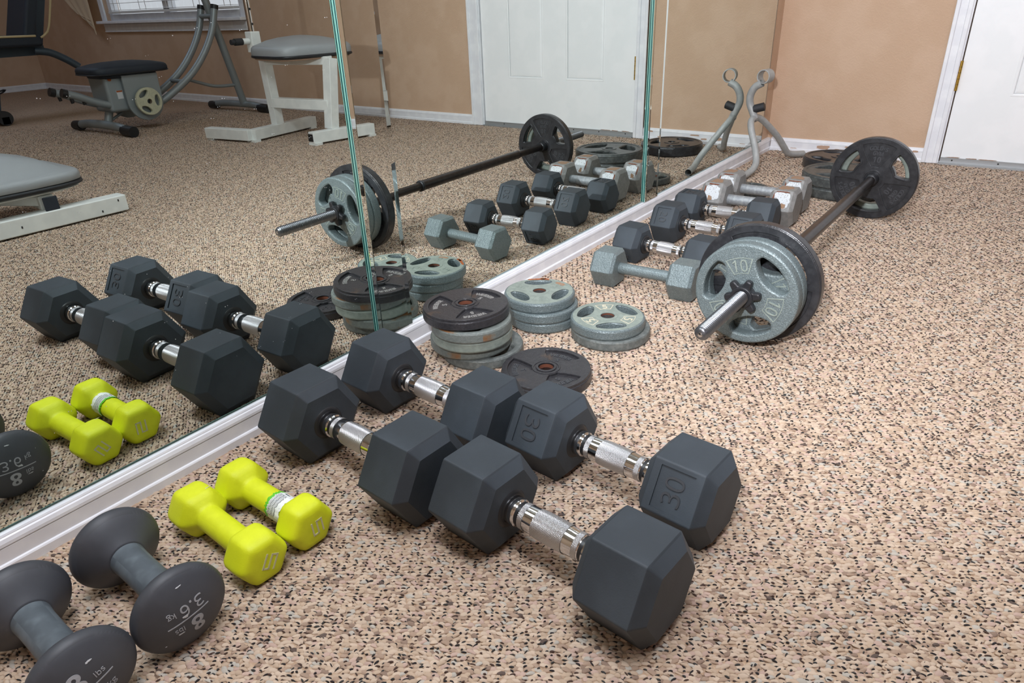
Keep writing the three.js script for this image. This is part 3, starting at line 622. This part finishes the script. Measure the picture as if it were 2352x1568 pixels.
// pale or rusty grey plate with three grips and raised numbers; stands on z = 0, face +z
function gripPlate(parent, { r, t, num, mat = M.hammer, holes = [45, 165, 285], letter = M.hammerPale, hole = M.rustHole, frame = null, faceMat = null, edgeBevel = .004 }) {
  const leaf = (at) => { const o = []; for (let i = 0; i <= 8; i++) o.push(pol(r * .825, at - 29 + 58 * i / 8)); o.push(pol(r * .70, at + 35), pol(r * .54, at + 26), pol(r * .45, at + 10), pol(r * .45, at - 10), pol(r * .54, at - 26), pol(r * .70, at - 35)); return rounded(o, 2); };
  const hs = holes.map(leaf);
  const b = mesh('disc', slab(circle(r), [circle(HOLE, 36), ...hs], t, edgeBevel), mat, parent);
  if (faceMat) mesh('face', slab(circle(r - edgeBevel - .0005), [circle(HOLE + .004, 36), ...holes.map((a) => leaf(a).map(([x, y]) => [x, y]))].map((h, i) => h), .0006, 0, t - .0003), faceMat, b);
  mesh('bore', new THREE.CylinderGeometry(HOLE, HOLE, t - .001, 36, 1, true).rotateX(Math.PI / 2).translate(0, 0, t / 2), hole, b);
  hole.side = THREE.DoubleSide;
  mesh('hub_ring', slab(circle(HOLE + .0075, 40), [circle(HOLE + .001, 36)], .0016, .0005, t - .0006), faceMat || mat, b);
  const cent = holes.map((a) => a + 60);
  const tx = [], fr = [];
  for (const a of cent) { tx.push(text(num, r * .21, .0013, fontR).scale(1.02, 1.1, 1).rotateZ(R(a - 90)).translate(...pol(r * .58, a), t - .0002)); fr.push(emblemFrame(r * .43, r * .74, 21, a, t, r * .013)); }
  many('raised_number', tx, letter, b); many('number_frame', fr, frame || letter, b);
  return b;
}
// black plate with recessed lettered fields; open: windows between the fields
function fieldPlate(parent, { r, t, words, num, open, turn = 0, mat = M.castBlack, letter = M.letter }) {
  const at = [90, 210, 330].map((a) => a + turn), wn = [30, 150, 270].map((a) => a + turn), dp = open ? .0034 : .0050;
  const pocket = at.map((a) => (open ? fan(r * .30, r * .87, 17, 27, a, 8, 1) : fan(r * .33, r * .86, 20, 33, a, 8, 1)));
  const holes = open ? wn.map((a) => fan(r * .50, r * .80, 17, 24, a, 8, 2)) : [];
  const b = mesh('disc', [slab(circle(r), [circle(HOLE, 36), ...holes], t - dp, .0025)], mat, parent);
  mesh('raised_face', [slab(circle(r - .0016), [circle(HOLE + .002, 36), ...pocket, ...(open ? wn.map((a) => fan(r * .48, r * .82, 17.5, 25.5, a, 8, 2)) : [])], dp + .001, .0011, t - dp - .001)], mat, b);
  if (open) many('window_rim', wn.map((a) => { const o = toShape(fan(r * .45, r * .85, 21, 28, a, 8, 1)); o.holes.push(toPath(fan(r * .49, r * .81, 17.2, 25, a, 8, 2))); return new THREE.ExtrudeGeometry(o, { depth: .0006, bevelEnabled: true, bevelThickness: .0008, bevelSize: .0008, bevelOffset: -.0008, bevelSegments: 1 }).translate(0, 0, t - .0004); }), mat, b);
  many('field_rim', at.map((a) => { const [p0, p1, h0, h1] = open ? [.33, .845, 14, 24] : [.37, .83, 16, 29.5]; const o = toShape(fan(r * p0, r * p1, h0, h1, a, 8, 1)); o.holes.push(toPath(fan(r * (p0 + .015), r * (p1 - .015), h0 - 1.6, h1 - 1.3, a, 8, 1))); return new THREE.ExtrudeGeometry(o, { depth: .0009, bevelEnabled: false }).translate(0, 0, t - dp - .0002); }), mat, b);
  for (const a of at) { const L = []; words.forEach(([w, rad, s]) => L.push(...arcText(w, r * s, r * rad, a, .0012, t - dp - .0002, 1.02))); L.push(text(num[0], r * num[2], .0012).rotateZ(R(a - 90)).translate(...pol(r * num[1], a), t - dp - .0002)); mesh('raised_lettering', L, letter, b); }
  mesh('hub_ring', [slab(circle(HOLE + .013, 40), [circle(HOLE + .009, 40)], .0022, .0007, t - .0008), slab(circle(HOLE + .006, 40), [circle(HOLE + .001, 36)], .0032, .001, t - .0008)], mat, b);
  mesh('bore', new THREE.CylinderGeometry(HOLE, HOLE, t - .001, 36, 1, true).rotateX(Math.PI / 2).translate(0, 0, t / 2), open ? M.collarBlack : M.rustHole, b);
  return b;
}
const lying = (name, label, x, y, z, spin, build, tilt = [0, 0], group) => {
  const o = thing(name, label, 'weight plate', [x, y, z], 0, group);
  const b = build(o); b.rotation.set(-Math.PI / 2 + tilt[0], tilt[1], R(spin)); return o;
};
const t5 = .0215, SMALL = { r: .0775, t: t5, num: '5' };
const WORDS5 = [['WEIDER', .70, .115]], NUM5 = ['5', .50, .12];
// tall stack by the first joint strip
lying('weight_plate', 'grey cast plate at the bottom of the tall stack, pushed out of line', .1440, 0, -.9310, 65, (o) => gripPlate(o, { ...SMALL, r: .0800, mat: M.hammerDark }));
lying('weight_plate', 'grey plate with a rust spot, second from the floor in the tall stack', .1250, t5, -.9200, 70, (o) => gripPlate(o, { ...SMALL, r: .0795, mat: M.hammerRust }));
lying('weight_plate', 'grey plate with pale rim, third from the floor in the tall stack', .1385, 2 * t5, -.9090, 40, (o) => gripPlate(o, { ...SMALL, mat: M.hammerPale }));
lying('weight_plate', 'rusty grey plate directly under the black top plate of the tall stack', .1420, 3 * t5, -.9040, 10, (o) => gripPlate(o, { ...SMALL, r: .0765, mat: M.hammerRust }));
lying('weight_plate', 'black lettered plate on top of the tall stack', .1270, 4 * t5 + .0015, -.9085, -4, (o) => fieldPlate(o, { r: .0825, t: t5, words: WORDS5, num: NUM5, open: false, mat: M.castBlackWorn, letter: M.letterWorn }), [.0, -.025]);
// stack of three
lying('weight_plate', 'grey plate on the carpet at the bottom of the stack of three', .1620, 0, -1.1215, 50, (o) => gripPlate(o, { ...SMALL, r: .0740 }));
lying('weight_plate', 'grey plate in the middle of the stack of three', .1600, t5, -1.1205, 80, (o) => gripPlate(o, { ...SMALL, r: .0755 }));
{
  const o = lying('weight_plate', 'grey plate with orange rust on top of the stack of three', .1510, 2 * t5, -1.1225, 82, (p) => gripPlate(p, { ...SMALL, r: .0755, faceMat: M.hammerPale }));
  const d = o.children[0], sp = -82;
  many('rust_patch', [[0, 127, .042, .0085], [0, 113, .020, .0075]].map(([k, a, w, h]) => new THREE.ExtrudeGeometry(toShape(flake(w, h, 24, .4)), { depth: .0005, bevelEnabled: false }).rotateZ(R(a - 90 + k + sp)).translate(...pol(.0665, a + sp), t5 + .0003)), M.rust, d);
  mesh('pale_rust_patch', [new THREE.ExtrudeGeometry(toShape(flake(.026, .014, 24, .5)), { depth: .0005, bevelEnabled: false }).rotateZ(R(72 + sp - 90)).translate(...pol(.058, 72 + sp), t5 + .0003)], M.rustPale, d);
}
// stack of two
lying('weight_plate', 'grey plate on the carpet under the paler plate in the stack of two', .3190, 0, -1.1310, 10, (o) => gripPlate(o, { ...SMALL, r: .0800, mat: M.hammerDark }));
lying('weight_plate', 'pale grey plate with cream number frames on top of the stack of two', .3140, t5, -1.1270, 67, (o) => gripPlate(o, { ...SMALL, r: .0752, holes: [0, 120, 240], faceMat: M.hammerPale, frame: M.emblemPale, letter: M.emblemPale }));
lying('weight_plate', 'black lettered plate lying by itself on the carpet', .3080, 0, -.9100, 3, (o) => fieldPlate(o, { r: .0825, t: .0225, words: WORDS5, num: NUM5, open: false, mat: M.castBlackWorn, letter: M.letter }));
// large plates at the back wall
function slotPlate(parent, { r, t, mat, turn }) {
  const wn = [90, 210, 330].map((a) => a + turn);
  const b = mesh('disc', slab(circle(r), [circle(.0145, 36), ...wn.map((a) => fan(r * .52, r * .78, 26, 30, a, 8, 2))], t, .006), mat, parent);
  mesh('raised_rim', slab(circle(r - .004, 80), [circle(r - .016, 72)], .004, .0015, t - .002), mat, b);
  mesh('hub_ring', slab(circle(.034, 40), [circle(.016, 36)], .004, .0015, t - .002), mat, b);
  return b;
}
lying('weight_plate', 'large black plate with slotted grips lying against the back baseboard', .3480, 0, -2.9000, 20, (o) => slotPlate(o, { r: .1330, t: .040, mat: M.castBlack, turn: 0 }));
lying('weight_plate', 'large dark grey plate at the bottom of the pair behind the barbell', .4480, 0, -2.5150, 0, (o) => slotPlate(o, { r: .1350, t: .034, mat: M.darkPlate, turn: 30 }));
lying('weight_plate', 'large grey spoked plate on top of the pair behind the barbell', .4480, .0365, -2.5150, 50, (o) => {
  const r = .1350, t = .034, wn = [90, 210, 330], b = mesh('disc', slab(circle(r), [circle(.0145, 36), ...wn.map((a) => fan(r * .34, r * .78, 20, 38, a, 10, 2))], t, .005), M.darkPlate, o);
  mesh('raised_rim', slab(circle(r - .003, 80), [circle(r - .014, 72)], .004, .0015, t - .002), M.darkPlate, b);
  mesh('hub_ring', slab(circle(.030, 40), [circle(.016, 36)], .004, .0015, t - .002), M.darkPlate, b);
  return b;
});
lying('weight_plate', 'small dark green plate lying on the carpet behind a rusty dumbbell', .1800, 0, -2.3500, 25, (o) => gripPlate(o, { r: .0700, t: .024, num: '5', mat: M.darkPlate }));

// ---------------------------------------------------------------- barbell with plates and spin collars
const BX = .5581, BZ = -.9925, BY = .1180, BT = -.0144;   // axis runs along -z from the near tip, turned slightly towards +x
const dirX = .01444;
const onBar = (t) => [BX + dirX * t, BY, BZ - t];
const bar = thing('barbell', 'black steel barbell with threaded ends lying parallel to the mirrors', 'barbell', [BX, BY, BZ], 0);
bar.rotation.y = BT;
{
  const P = (pts, seg = 32) => latheZ(pts.map(([t, r]) => [-t, r]), seg);
  mesh('shaft', P([[.245, .005], [.245, .0122], [.545, .0122], [.545, .005]]), M.barBrown, bar);
  mesh('shaft', P([[1.06, .005], [1.06, .0122], [1.30, .0122], [1.30, .005]]), M.barBrown, bar);
  const sl = mesh('grip_sleeve', P([[.540, .006], [.540, .0152], [.545, .0158], [.80, .0150], [1.06, .0150], [1.065, .0145], [1.065, .006]]), M.barBrown, bar);
  mesh('grip_end_ring', P([[.534, .012], [.534, .0170], [.543, .0170], [.543, .012]]), M.collarBlack, sl);
  mesh('inner_collar', P([[.2898, .011], [.2898, .0195], [.306, .0195], [.306, .011]]), M.collarBlack, bar);
  mesh('inner_collar', P([[1.214, .011], [1.214, .0175], [1.236, .0185], [1.236, .011]]), M.collarBlack, bar);
  const th = (t0, t1) => { const o = [[t0, .001], [t0, .0085], [t0 + .004, .0112]]; const n = Math.round((t1 - t0 - .01) / .0052); for (let k = 0; k < n; k++) { const a = t0 + .006 + k * .0052; o.push([a, .0104], [a + .0011, .0129], [a + .0028, .0129], [a + .0040, .0104]); } o.push([t1, .0112], [t1, .001]); return o; };
  mesh('threaded_end', P(th(0, .25)), M.thread, bar);
  const e = th(0, .24).map(([t, r]) => [1.53 - t, r]).reverse();
  mesh('threaded_end', P(e), M.thread, bar);
  mesh('end_dimple', P([[-.0004, .0001], [-.0004, .0042], [.001, .0042]]), M.chrome, bar);
}
function onBarbell(name, label, cat, t, spin, build, drop = 0) {
  const [x, y, z] = onBar(t), o = thing(name, label, cat, [x, y - drop, z], BT);
  const b = build(o); b.rotation.z = R(spin); return o;
}
const TEN = { r: .0968, t: .0265, num: '10' };
onBarbell('weight_plate', 'grey plate marked 10 outermost on the barbell, against the star collar', 'weight plate', .2300, 0, (o) => gripPlate(o, { ...TEN, faceMat: null }), .0008);
onBarbell('weight_plate', 'grey plate between the outer grey one and the black one on the barbell', 'weight plate', .2580, 26, (o) => gripPlate(o, TEN), .0008);
const GYM = [["GOLD'S", .745, .098], ['GYM', .62, .092]], GNUM = ['10', .47, .13];
onBarbell('weight_plate', 'black lettered plate behind two grey plates on the barbell', 'weight plate', .2890, 8, (o) => fieldPlate(o, { r: .1178, t: .0262, words: GYM, num: GNUM, open: true }), .0003);
onBarbell('weight_plate', 'black lettered plate with windows facing along the bare shaft of the barbell', 'weight plate', 1.2640, -2, (o) => fieldPlate(o, { r: .1178, t: .0262, words: GYM, num: GNUM, open: true }), .0003);
onBarbell('weight_plate', 'grey plate behind the windowed black plate at the door end of the barbell', 'weight plate', 1.2920, -15, (o) => gripPlate(o, { ...TEN, frame: M.emblemPale, letter: M.emblemPale, mat: M.hammerPale }), .0008);
function starCollar(o) {
  const pts = []; for (let i = 0; i < 96; i++) { const a = i * 3.75; pts.push(pol(.0275 + .0068 * Math.tanh(1.8 * Math.cos(R(6 * a))), a)); }
  const b = mesh('star_wheel', [slab(pts, [circle(.0128, 32)], .013, .003)], M.collarBlack, o);
  mesh('hub', slab(circle(.0205, 36), [circle(.0128, 32)], .016, .002, .0005), M.collarBlack, b);
  mesh('rubber_washer', slab(circle(.021, 36), [circle(.0130, 32)], .0035, .0008, -.003), M.gripBlack, b);
  return b;
}
onBarbell('spin_collar', 'dark six-lobed star collar screwed against the grey plates', 'collar', .2000, 12, starCollar);
onBarbell('spin_collar', 'dark star collar on the door end of the barbell', 'collar', 1.3130, 0, starCollar);

// ---------------------------------------------------------------- bent grey tube frame leaning in the corner
{
  const t = thing('tube_frame', 'bent grey steel tube frame with ring top leaning in the corner', 'exercise attachment', [.07, 0, -2.76]);
  const o = (p) => [p[0] - .07, p[1], p[2] + 2.76];
  const neck = [[.062, .312, -2.752], [.036, .296, -2.755], [.021, .268, -2.760], [.020, .238, -2.765], [.032, .208, -2.768], [.045, .180, -2.770]].map(o);
  const cv = new THREE.CatmullRomCurve3(neck.map((p) => V(...p)));
  // flattened neck: the tube squashed in its own frame
  const nk = new THREE.TubeGeometry(cv, 40, .0138, 16, false);
  mesh('neck', nk, M.tubeGrey, t);
  mesh('ring_collar', new THREE.LatheGeometry([[.0255, -.020], [.0255, .020], [.0247, .0208], [.0222, .0208], [.0215, .020], [.0215, -.020], [.0222, -.0208], [.0247, -.0208], [.0255, -.020]].map(([a, b]) => new THREE.Vector2(a, b)), 40).rotateX(Math.PI / 2).rotateY(-.18).translate(...o([.0680, .3345, -2.765])), M.tubeGrey, t);
  mesh('leg', tube([[.043, .178, -2.778], [.041, .182, -2.760], [.042, .172, -2.735], [.056, .146, -2.708], [.088, .090, -2.674], [.108, .050, -2.642], [.112, .030, -2.612], [.107, .018, -2.570], [.099, .0125, -2.500]].map(o), .0124, 60), M.tubeGrey, t);
  mesh('leg', tube([[.041, .180, -2.760], [.044, .184, -2.782], [.058, .172, -2.812], [.078, .142, -2.848], [.104, .098, -2.892], [.124, .052, -2.930], [.134, .026, -2.956], [.150, .0165, -2.985], [.178, .0125, -3.030]].map(o), .0124, 60), M.tubeGrey, t);
  const gp = mesh('rubber_bumper', rod(o([.036, .215, -2.769]), o([.074, .226, -2.774]), .0155, 24), M.gripBlack, t);
  mesh('bumper_end', rod(o([.0735, .2258, -2.774]), o([.0752, .2263, -2.774]), .0105, 20), M.rubberRing, gp);
}

// ---------------------------------------------------------------- room equipment seen in the mirrors
function cushion(w, h, d, crown, sx = 2.6) {        // padded seat: superellipse outline with a domed top, base at y = 0
  const rings = [], n = 56, se = (k) => Array.from({ length: n }, (_, i) => { const a = i / n * Math.PI * 2, c = Math.cos(a), s = Math.sin(a); return [Math.sign(c) * Math.pow(Math.abs(c), 2 / 5) * w / 2 * k, Math.sign(s) * Math.pow(Math.abs(s), 2 / 5) * d / 2 * k]; });
  for (const [y, k] of [[0, .96], [.004, 1], [h * .5, 1], [h * .72, .985], [h * .9, .94], [h, .86], [h + crown * .45, .68], [h + crown * .8, .42], [h + crown, .12]]) rings.push(se(k).map(([x, z]) => V(x, y, z)));
  return loft(rings, true);
}
// white seat frame with chrome post
{
  const t = thing('white_exercise_stool', 'white steel exercise stool with grey pad, chrome post and splayed feet', 'exercise bench', [2.22, 0, -2.43]);
  const o = (p) => [p[0] - 2.22, p[1], p[2] + 2.43], w = .05;
  mesh('foot', [beam(o([2.395, .036, -2.19]), o([2.475, .036, -2.66]), w, .055), beam(o([2.71, .036, -2.135]), o([2.395, .036, -2.185]), w, .055), box(.06, .012, .04, ...o([2.40, .004, -2.20])), box(.06, .012, .04, ...o([2.47, .004, -2.63])), box(.05, .012, .04, ...o([2.69, .004, -2.14]))], M.white, t);
  mesh('foot', [beam(o([2.015, .036, -2.27]), o([1.955, .036, -2.62]), w, .055), box(.06, .012, .04, ...o([2.01, .004, -2.29])), box(.06, .012, .04, ...o([1.96, .004, -2.60]))], M.white, t);
  mesh('end_cap', box(.036, .036, .004, ...o([2.015, .036, -2.268])), M.rubberRing, t.children[1]);
  mesh('leg', beam(o([2.43, .06, -2.385]), o([2.43, .395, -2.375]), w, w), M.white, t);
  mesh('leg', beam(o([2.015, .06, -2.41]), o([2.015, .395, -2.46]), w + .008, w), M.white, t);
  mesh('crossbar', beam(o([2.43, .175, -2.38]), o([2.015, .175, -2.425]), w, w), M.white, t);
  mesh('top_rail', beam(o([2.43, .385, -2.377]), o([2.015, .385, -2.458]), .045, .04), M.white, t);
  const st = mesh('seat_pad', cushion(.38, .055, .42, .035).rotateY(.12).translate(...o([2.22, .412, -2.45])), M.pad, t);
  mesh('pad_band', cushion(.385, .022, .425, .0).rotateY(.12).translate(...o([2.22, .403, -2.45])), M.black, st);
  mesh('seat_board', cushion(.36, .010, .40, 0).rotateY(.12).translate(...o([2.22, .394, -2.45])), M.trimWorn, st);
  mesh('post_socket', [rbox(.055, .10, .055, .004, ...o([2.49, .475, -2.37])), beam(o([2.49, .43, -2.37]), o([2.40, .395, -2.38]), .05, .05), rod(o([2.49, .48, -2.34]), o([2.49, .48, -2.295]), .015)], M.white, t);
  mesh('post', rod(o([2.49, .50, -2.37]), o([2.49, 1.05, -2.37]), .017), M.chrome, t);
  for (let k = 0; k < 6; k++) mesh('height_hole', rod(o([2.475, .56 + k * .07, -2.37]), o([2.4725, .56 + k * .07, -2.37]), .006, 12), M.gripBlack, t.children[t.children.length - 1 - k]);
  mesh('pop_pin_knob', [rod(o([2.49, .48, -2.30]), o([2.49, .48, -2.255]), .017), rod(o([2.49, .48, -2.262]), o([2.49, .48, -2.235]), .013)], M.gripBlack, t);
}
// low white bench behind the photographer
{
  const t = thing('low_white_bench', 'low white steel bench with wide grey pad close to the floor', 'exercise bench', [1.63, 0, -.72]);
  const o = (p) => [p[0] - 1.63, p[1], p[2] + .72];
  const f = mesh('base_beam', [beam(o([1.63, .032, -.25]), o([1.63, .032, -1.12]), .055, .055, .004)], M.white, t);
  many('paint_chip', [[-.78, .03], [-1.03, .02], [-1.09, .045]].map(([z, y]) => box(.0012, .007, .004, ...o([1.602, y, z]))), M.rubberRing, f);
  const s = mesh('support', [beam(o([1.635, .082, -.885]), o([1.95, .105, -.885]), .046, .046, .003), beam(o([1.66, .085, -.885]), o([1.78, .115, -.70]), .04, .03, .003)], M.white, t);
  mesh('end_cap', rbox(.006, .044, .044, .003, ...o([1.609, .082, -.885])), M.navy, s);
  const p = mesh('seat_pad', cushion(.40, .04, .66, .075).translate(...o([1.80, .134, -.70])), M.pad, t);
  mesh('pad_band', cushion(.406, .020, .666, 0).translate(...o([1.80, .120, -.70])), M.black, p);
  mesh('seat_board', cushion(.38, .010, .64, 0).translate(...o([1.80, .111, -.70])), M.white, p);
}
// ab machine with curved rails and a carriage
{
  const t = thing('ab_machine', 'grey abdominal machine with curved twin rails and sliding black seat', 'exercise machine', [3.53, 0, -2.3]);
  const o = (p) => [p[0] - 3.53, p[1], p[2] + 2.3];
  const path = [[.245, -1.78], [.224, -1.84], [.190, -1.91], [.155, -2.01], [.128, -2.14], [.134, -2.28], [.192, -2.41], [.282, -2.55], [.395, -2.665], [.520, -2.75], [.650, -2.80]];
  for (const s of [-1, 1]) {
    const x = 3.53 + s * .075, r = mesh('rail', tube(path.map(([y, z]) => o([x, y, z])), .021, 70, 14), M.silver, t);
    many('rail_cap', [rod(o([x, .243, -1.785]), o([x, .252, -1.760]), .024), rod(o([x, .640, -2.797]), o([x, .664, -2.804]), .0235)], M.rubberRing, r);
    many('stop_screw', [rod(o([x, .225, -1.80]), o([x, .198, -1.805]), .009), rod(o([x, .205, -1.86]), o([x, .178, -1.865]), .009)], M.rubberRing, r);
  }
  many('rail_bridge', [rod(o([3.46, .60, -2.778]), o([3.60, .60, -2.778]), .014), rod(o([3.46, .24, -2.48]), o([3.60, .24, -2.48]), .012), rod(o([3.46, .140, -2.05]), o([3.60, .140, -2.05]), .012)], M.silver, t);
  mesh('front_post', [rod(o([3.53, .04, -1.99]), o([3.53, .15, -2.03]), .022), rod(o([3.53, .06, -2.0]), o([3.53, .13, -2.16]), .008)], M.silver, t);
  const ff = mesh('front_foot', [tube([[3.83, .030, -1.95], [3.70, .046, -1.955], [3.53, .050, -1.96], [3.36, .046, -1.965], [3.23, .030, -1.97]].map(o), .024, 30)], M.silver, t);
  many('foot_cap', [rod(o([3.86, .028, -1.948]), o([3.78, .032, -1.951]), .028), rod(o([3.20, .028, -1.972]), o([3.30, .032, -1.968]), .030)], M.rubberRing, ff);
  const rf = mesh('rear_foot', [tube([[3.90, .030, -2.915], [3.74, .044, -2.92], [3.56, .046, -2.925], [3.42, .044, -2.93], [3.30, .030, -2.935]].map(o), .022, 30)], M.silver, t);
  many('foot_cap', [rod(o([3.92, .026, -2.914]), o([3.84, .030, -2.917]), .026), rod(o([3.27, .026, -2.936]), o([3.37, .030, -2.932]), .028)], M.rubberRing, rf);
  mesh('rear_post', [rod(o([3.53, .05, -2.925]), o([3.53, 1.15, -2.70]), .024)], M.silver, t);
  mesh('brace', tube([[3.53, .250, -2.53], [3.53, .215, -2.63], [3.53, .182, -2.74], [3.53, .175, -2.88]].map(o), .010, 24), M.silver, t);
  // carriage
  const cr = mesh('carriage', [rbox(.20, .20, .22, .02, ...o([3.53, .215, -2.10]))], M.silver, t);
  const sh = toShape([...Array.from({ length: 25 }, (_, i) => { const a = 180 + 180 * i / 24; return [.105 * Math.cos(R(a)), .105 * Math.sin(R(a))]; }), [.105, .15], [-.105, .15]]);
  for (const s of [-1, 1]) {
    const g = new THREE.ExtrudeGeometry(sh, { depth: .012, bevelEnabled: true, bevelThickness: .002, bevelSize: .002, bevelSegments: 1 }).rotateY(Math.PI / 2).translate(...o([3.53 + s * .115 - .006, .160, -2.19]));
    mesh('side_panel', g, M.silver, cr);
  }
  many('warning_label', [box(.0015, .035, .032, ...o([3.4288, .205, -2.06])), box(.0015, .012, .036, ...o([3.4286, .228, -2.06]))], M.scuff, cr);
  mesh('warning_stripe', [box(.0018, .009, .034, ...o([3.4284, .229, -2.06]))], M.rust, cr);
  mesh('maker_badge', [rod(o([3.4292, .298, -2.022]), o([3.4276, .298, -2.022]), .011, 20)], M.rust, cr);
  const st = mesh('seat_pad', [cushion(.30, .045, .46, .02).translate(...o([3.53, .322, -2.16])), cushion(.24, .03, .34, 0).translate(...o([3.53, .300, -2.15]))], M.navy, t);
  mesh('pad_trim', cushion(.306, .012, .466, 0).translate(...o([3.53, .319, -2.16])), M.black, st);
}
{
  const o = thing('weight_plate', 'pale grey plate hung on the side of the ab machine', 'weight plate', [3.395, .160, -2.195]);
  const b = gripPlate(o, { r: .078, t: .022, num: '5', mat: M.oldPale, letter: M.oldPale, holes: [60, 180, 300] }); b.rotation.y = -Math.PI / 2;
}
// dark bench with tan piping
{
  const t = thing('dark_weight_bench', 'dark padded weight bench with tan piping and drooping arm', 'exercise bench', [4.7, 0, -2.0]);
  const o = (p) => [p[0] - 4.7, p[1], p[2] + 2.0];
  const s = mesh('seat_pad', rbox(.30, .07, .62, .02, ...o([4.75, .495, -1.90])), M.navy, t);
  mesh('piping', [tube([[4.598, .525, -1.55], [4.598, .526, -1.9], [4.598, .522, -2.17]].map(o), .007, 12, 8)], M.piping, s);
  const bk = new RoundedBoxGeometry(.30, .75, .075, 2, .02).translate(0, .375, 0).rotateX(-.36).translate(...o([4.75, .50, -2.13]));
  const b = mesh('backrest', bk, M.navy, t);
  mesh('piping', [tube([[4.598, .51, -2.20], [4.598, .56, -2.262], [4.598, .75, -2.335], [4.598, 1.05, -2.45], [4.598, 1.2, -2.505]].map(o), .007, 24, 8)], M.piping, b);
  mesh('seat_rail', beam(o([4.75, .43, -1.55]), o([4.75, .43, -2.25]), .06, .06), M.navyMetal, t);
  mesh('arm', tube([[4.66, .43, -2.16], [4.64, .415, -2.24], [4.62, .375, -2.31], [4.60, .335, -2.36], [4.59, .312, -2.385]].map(o), .024, 24, 14), M.navyMetal, t);
  mesh('upright', beam(o([4.75, .02, -1.82]), o([4.75, .43, -1.93]), .06, .06), M.navyMetal, t);
  mesh('back_support', beam(o([4.78, .46, -2.23]), o([4.78, 1.2, -2.50]), .07, .05), M.navyMetal, t);
  const fb = mesh('base', [beam(o([4.75, .03, -1.20]), o([4.75, .03, -1.86]), .06, .05), beam(o([4.55, .03, -1.82]), o([5.05, .03, -1.82]), .05, .05)], M.navyMetal, t);
  mesh('foot_roller', [rod(o([4.55, .045, -1.82]), o([4.66, .045, -1.82]), .045, 24)], M.gripBlack, fb);
  const cb = mesh('power_cable', tube([[5.55, .12, -1.9], [5.52, .13, -2.0], [5.5, .14, -2.15], [5.5, .15, -2.20], [5.5, .125, -2.16], [5.5, .11, -2.05], [5.52, .10, -1.9]], .006, 40, 8), M.gripBlack);
  tag(cb, 'black cable loop hanging before the far baseboard', 'cable');
}

renderer.render(scene, camera);
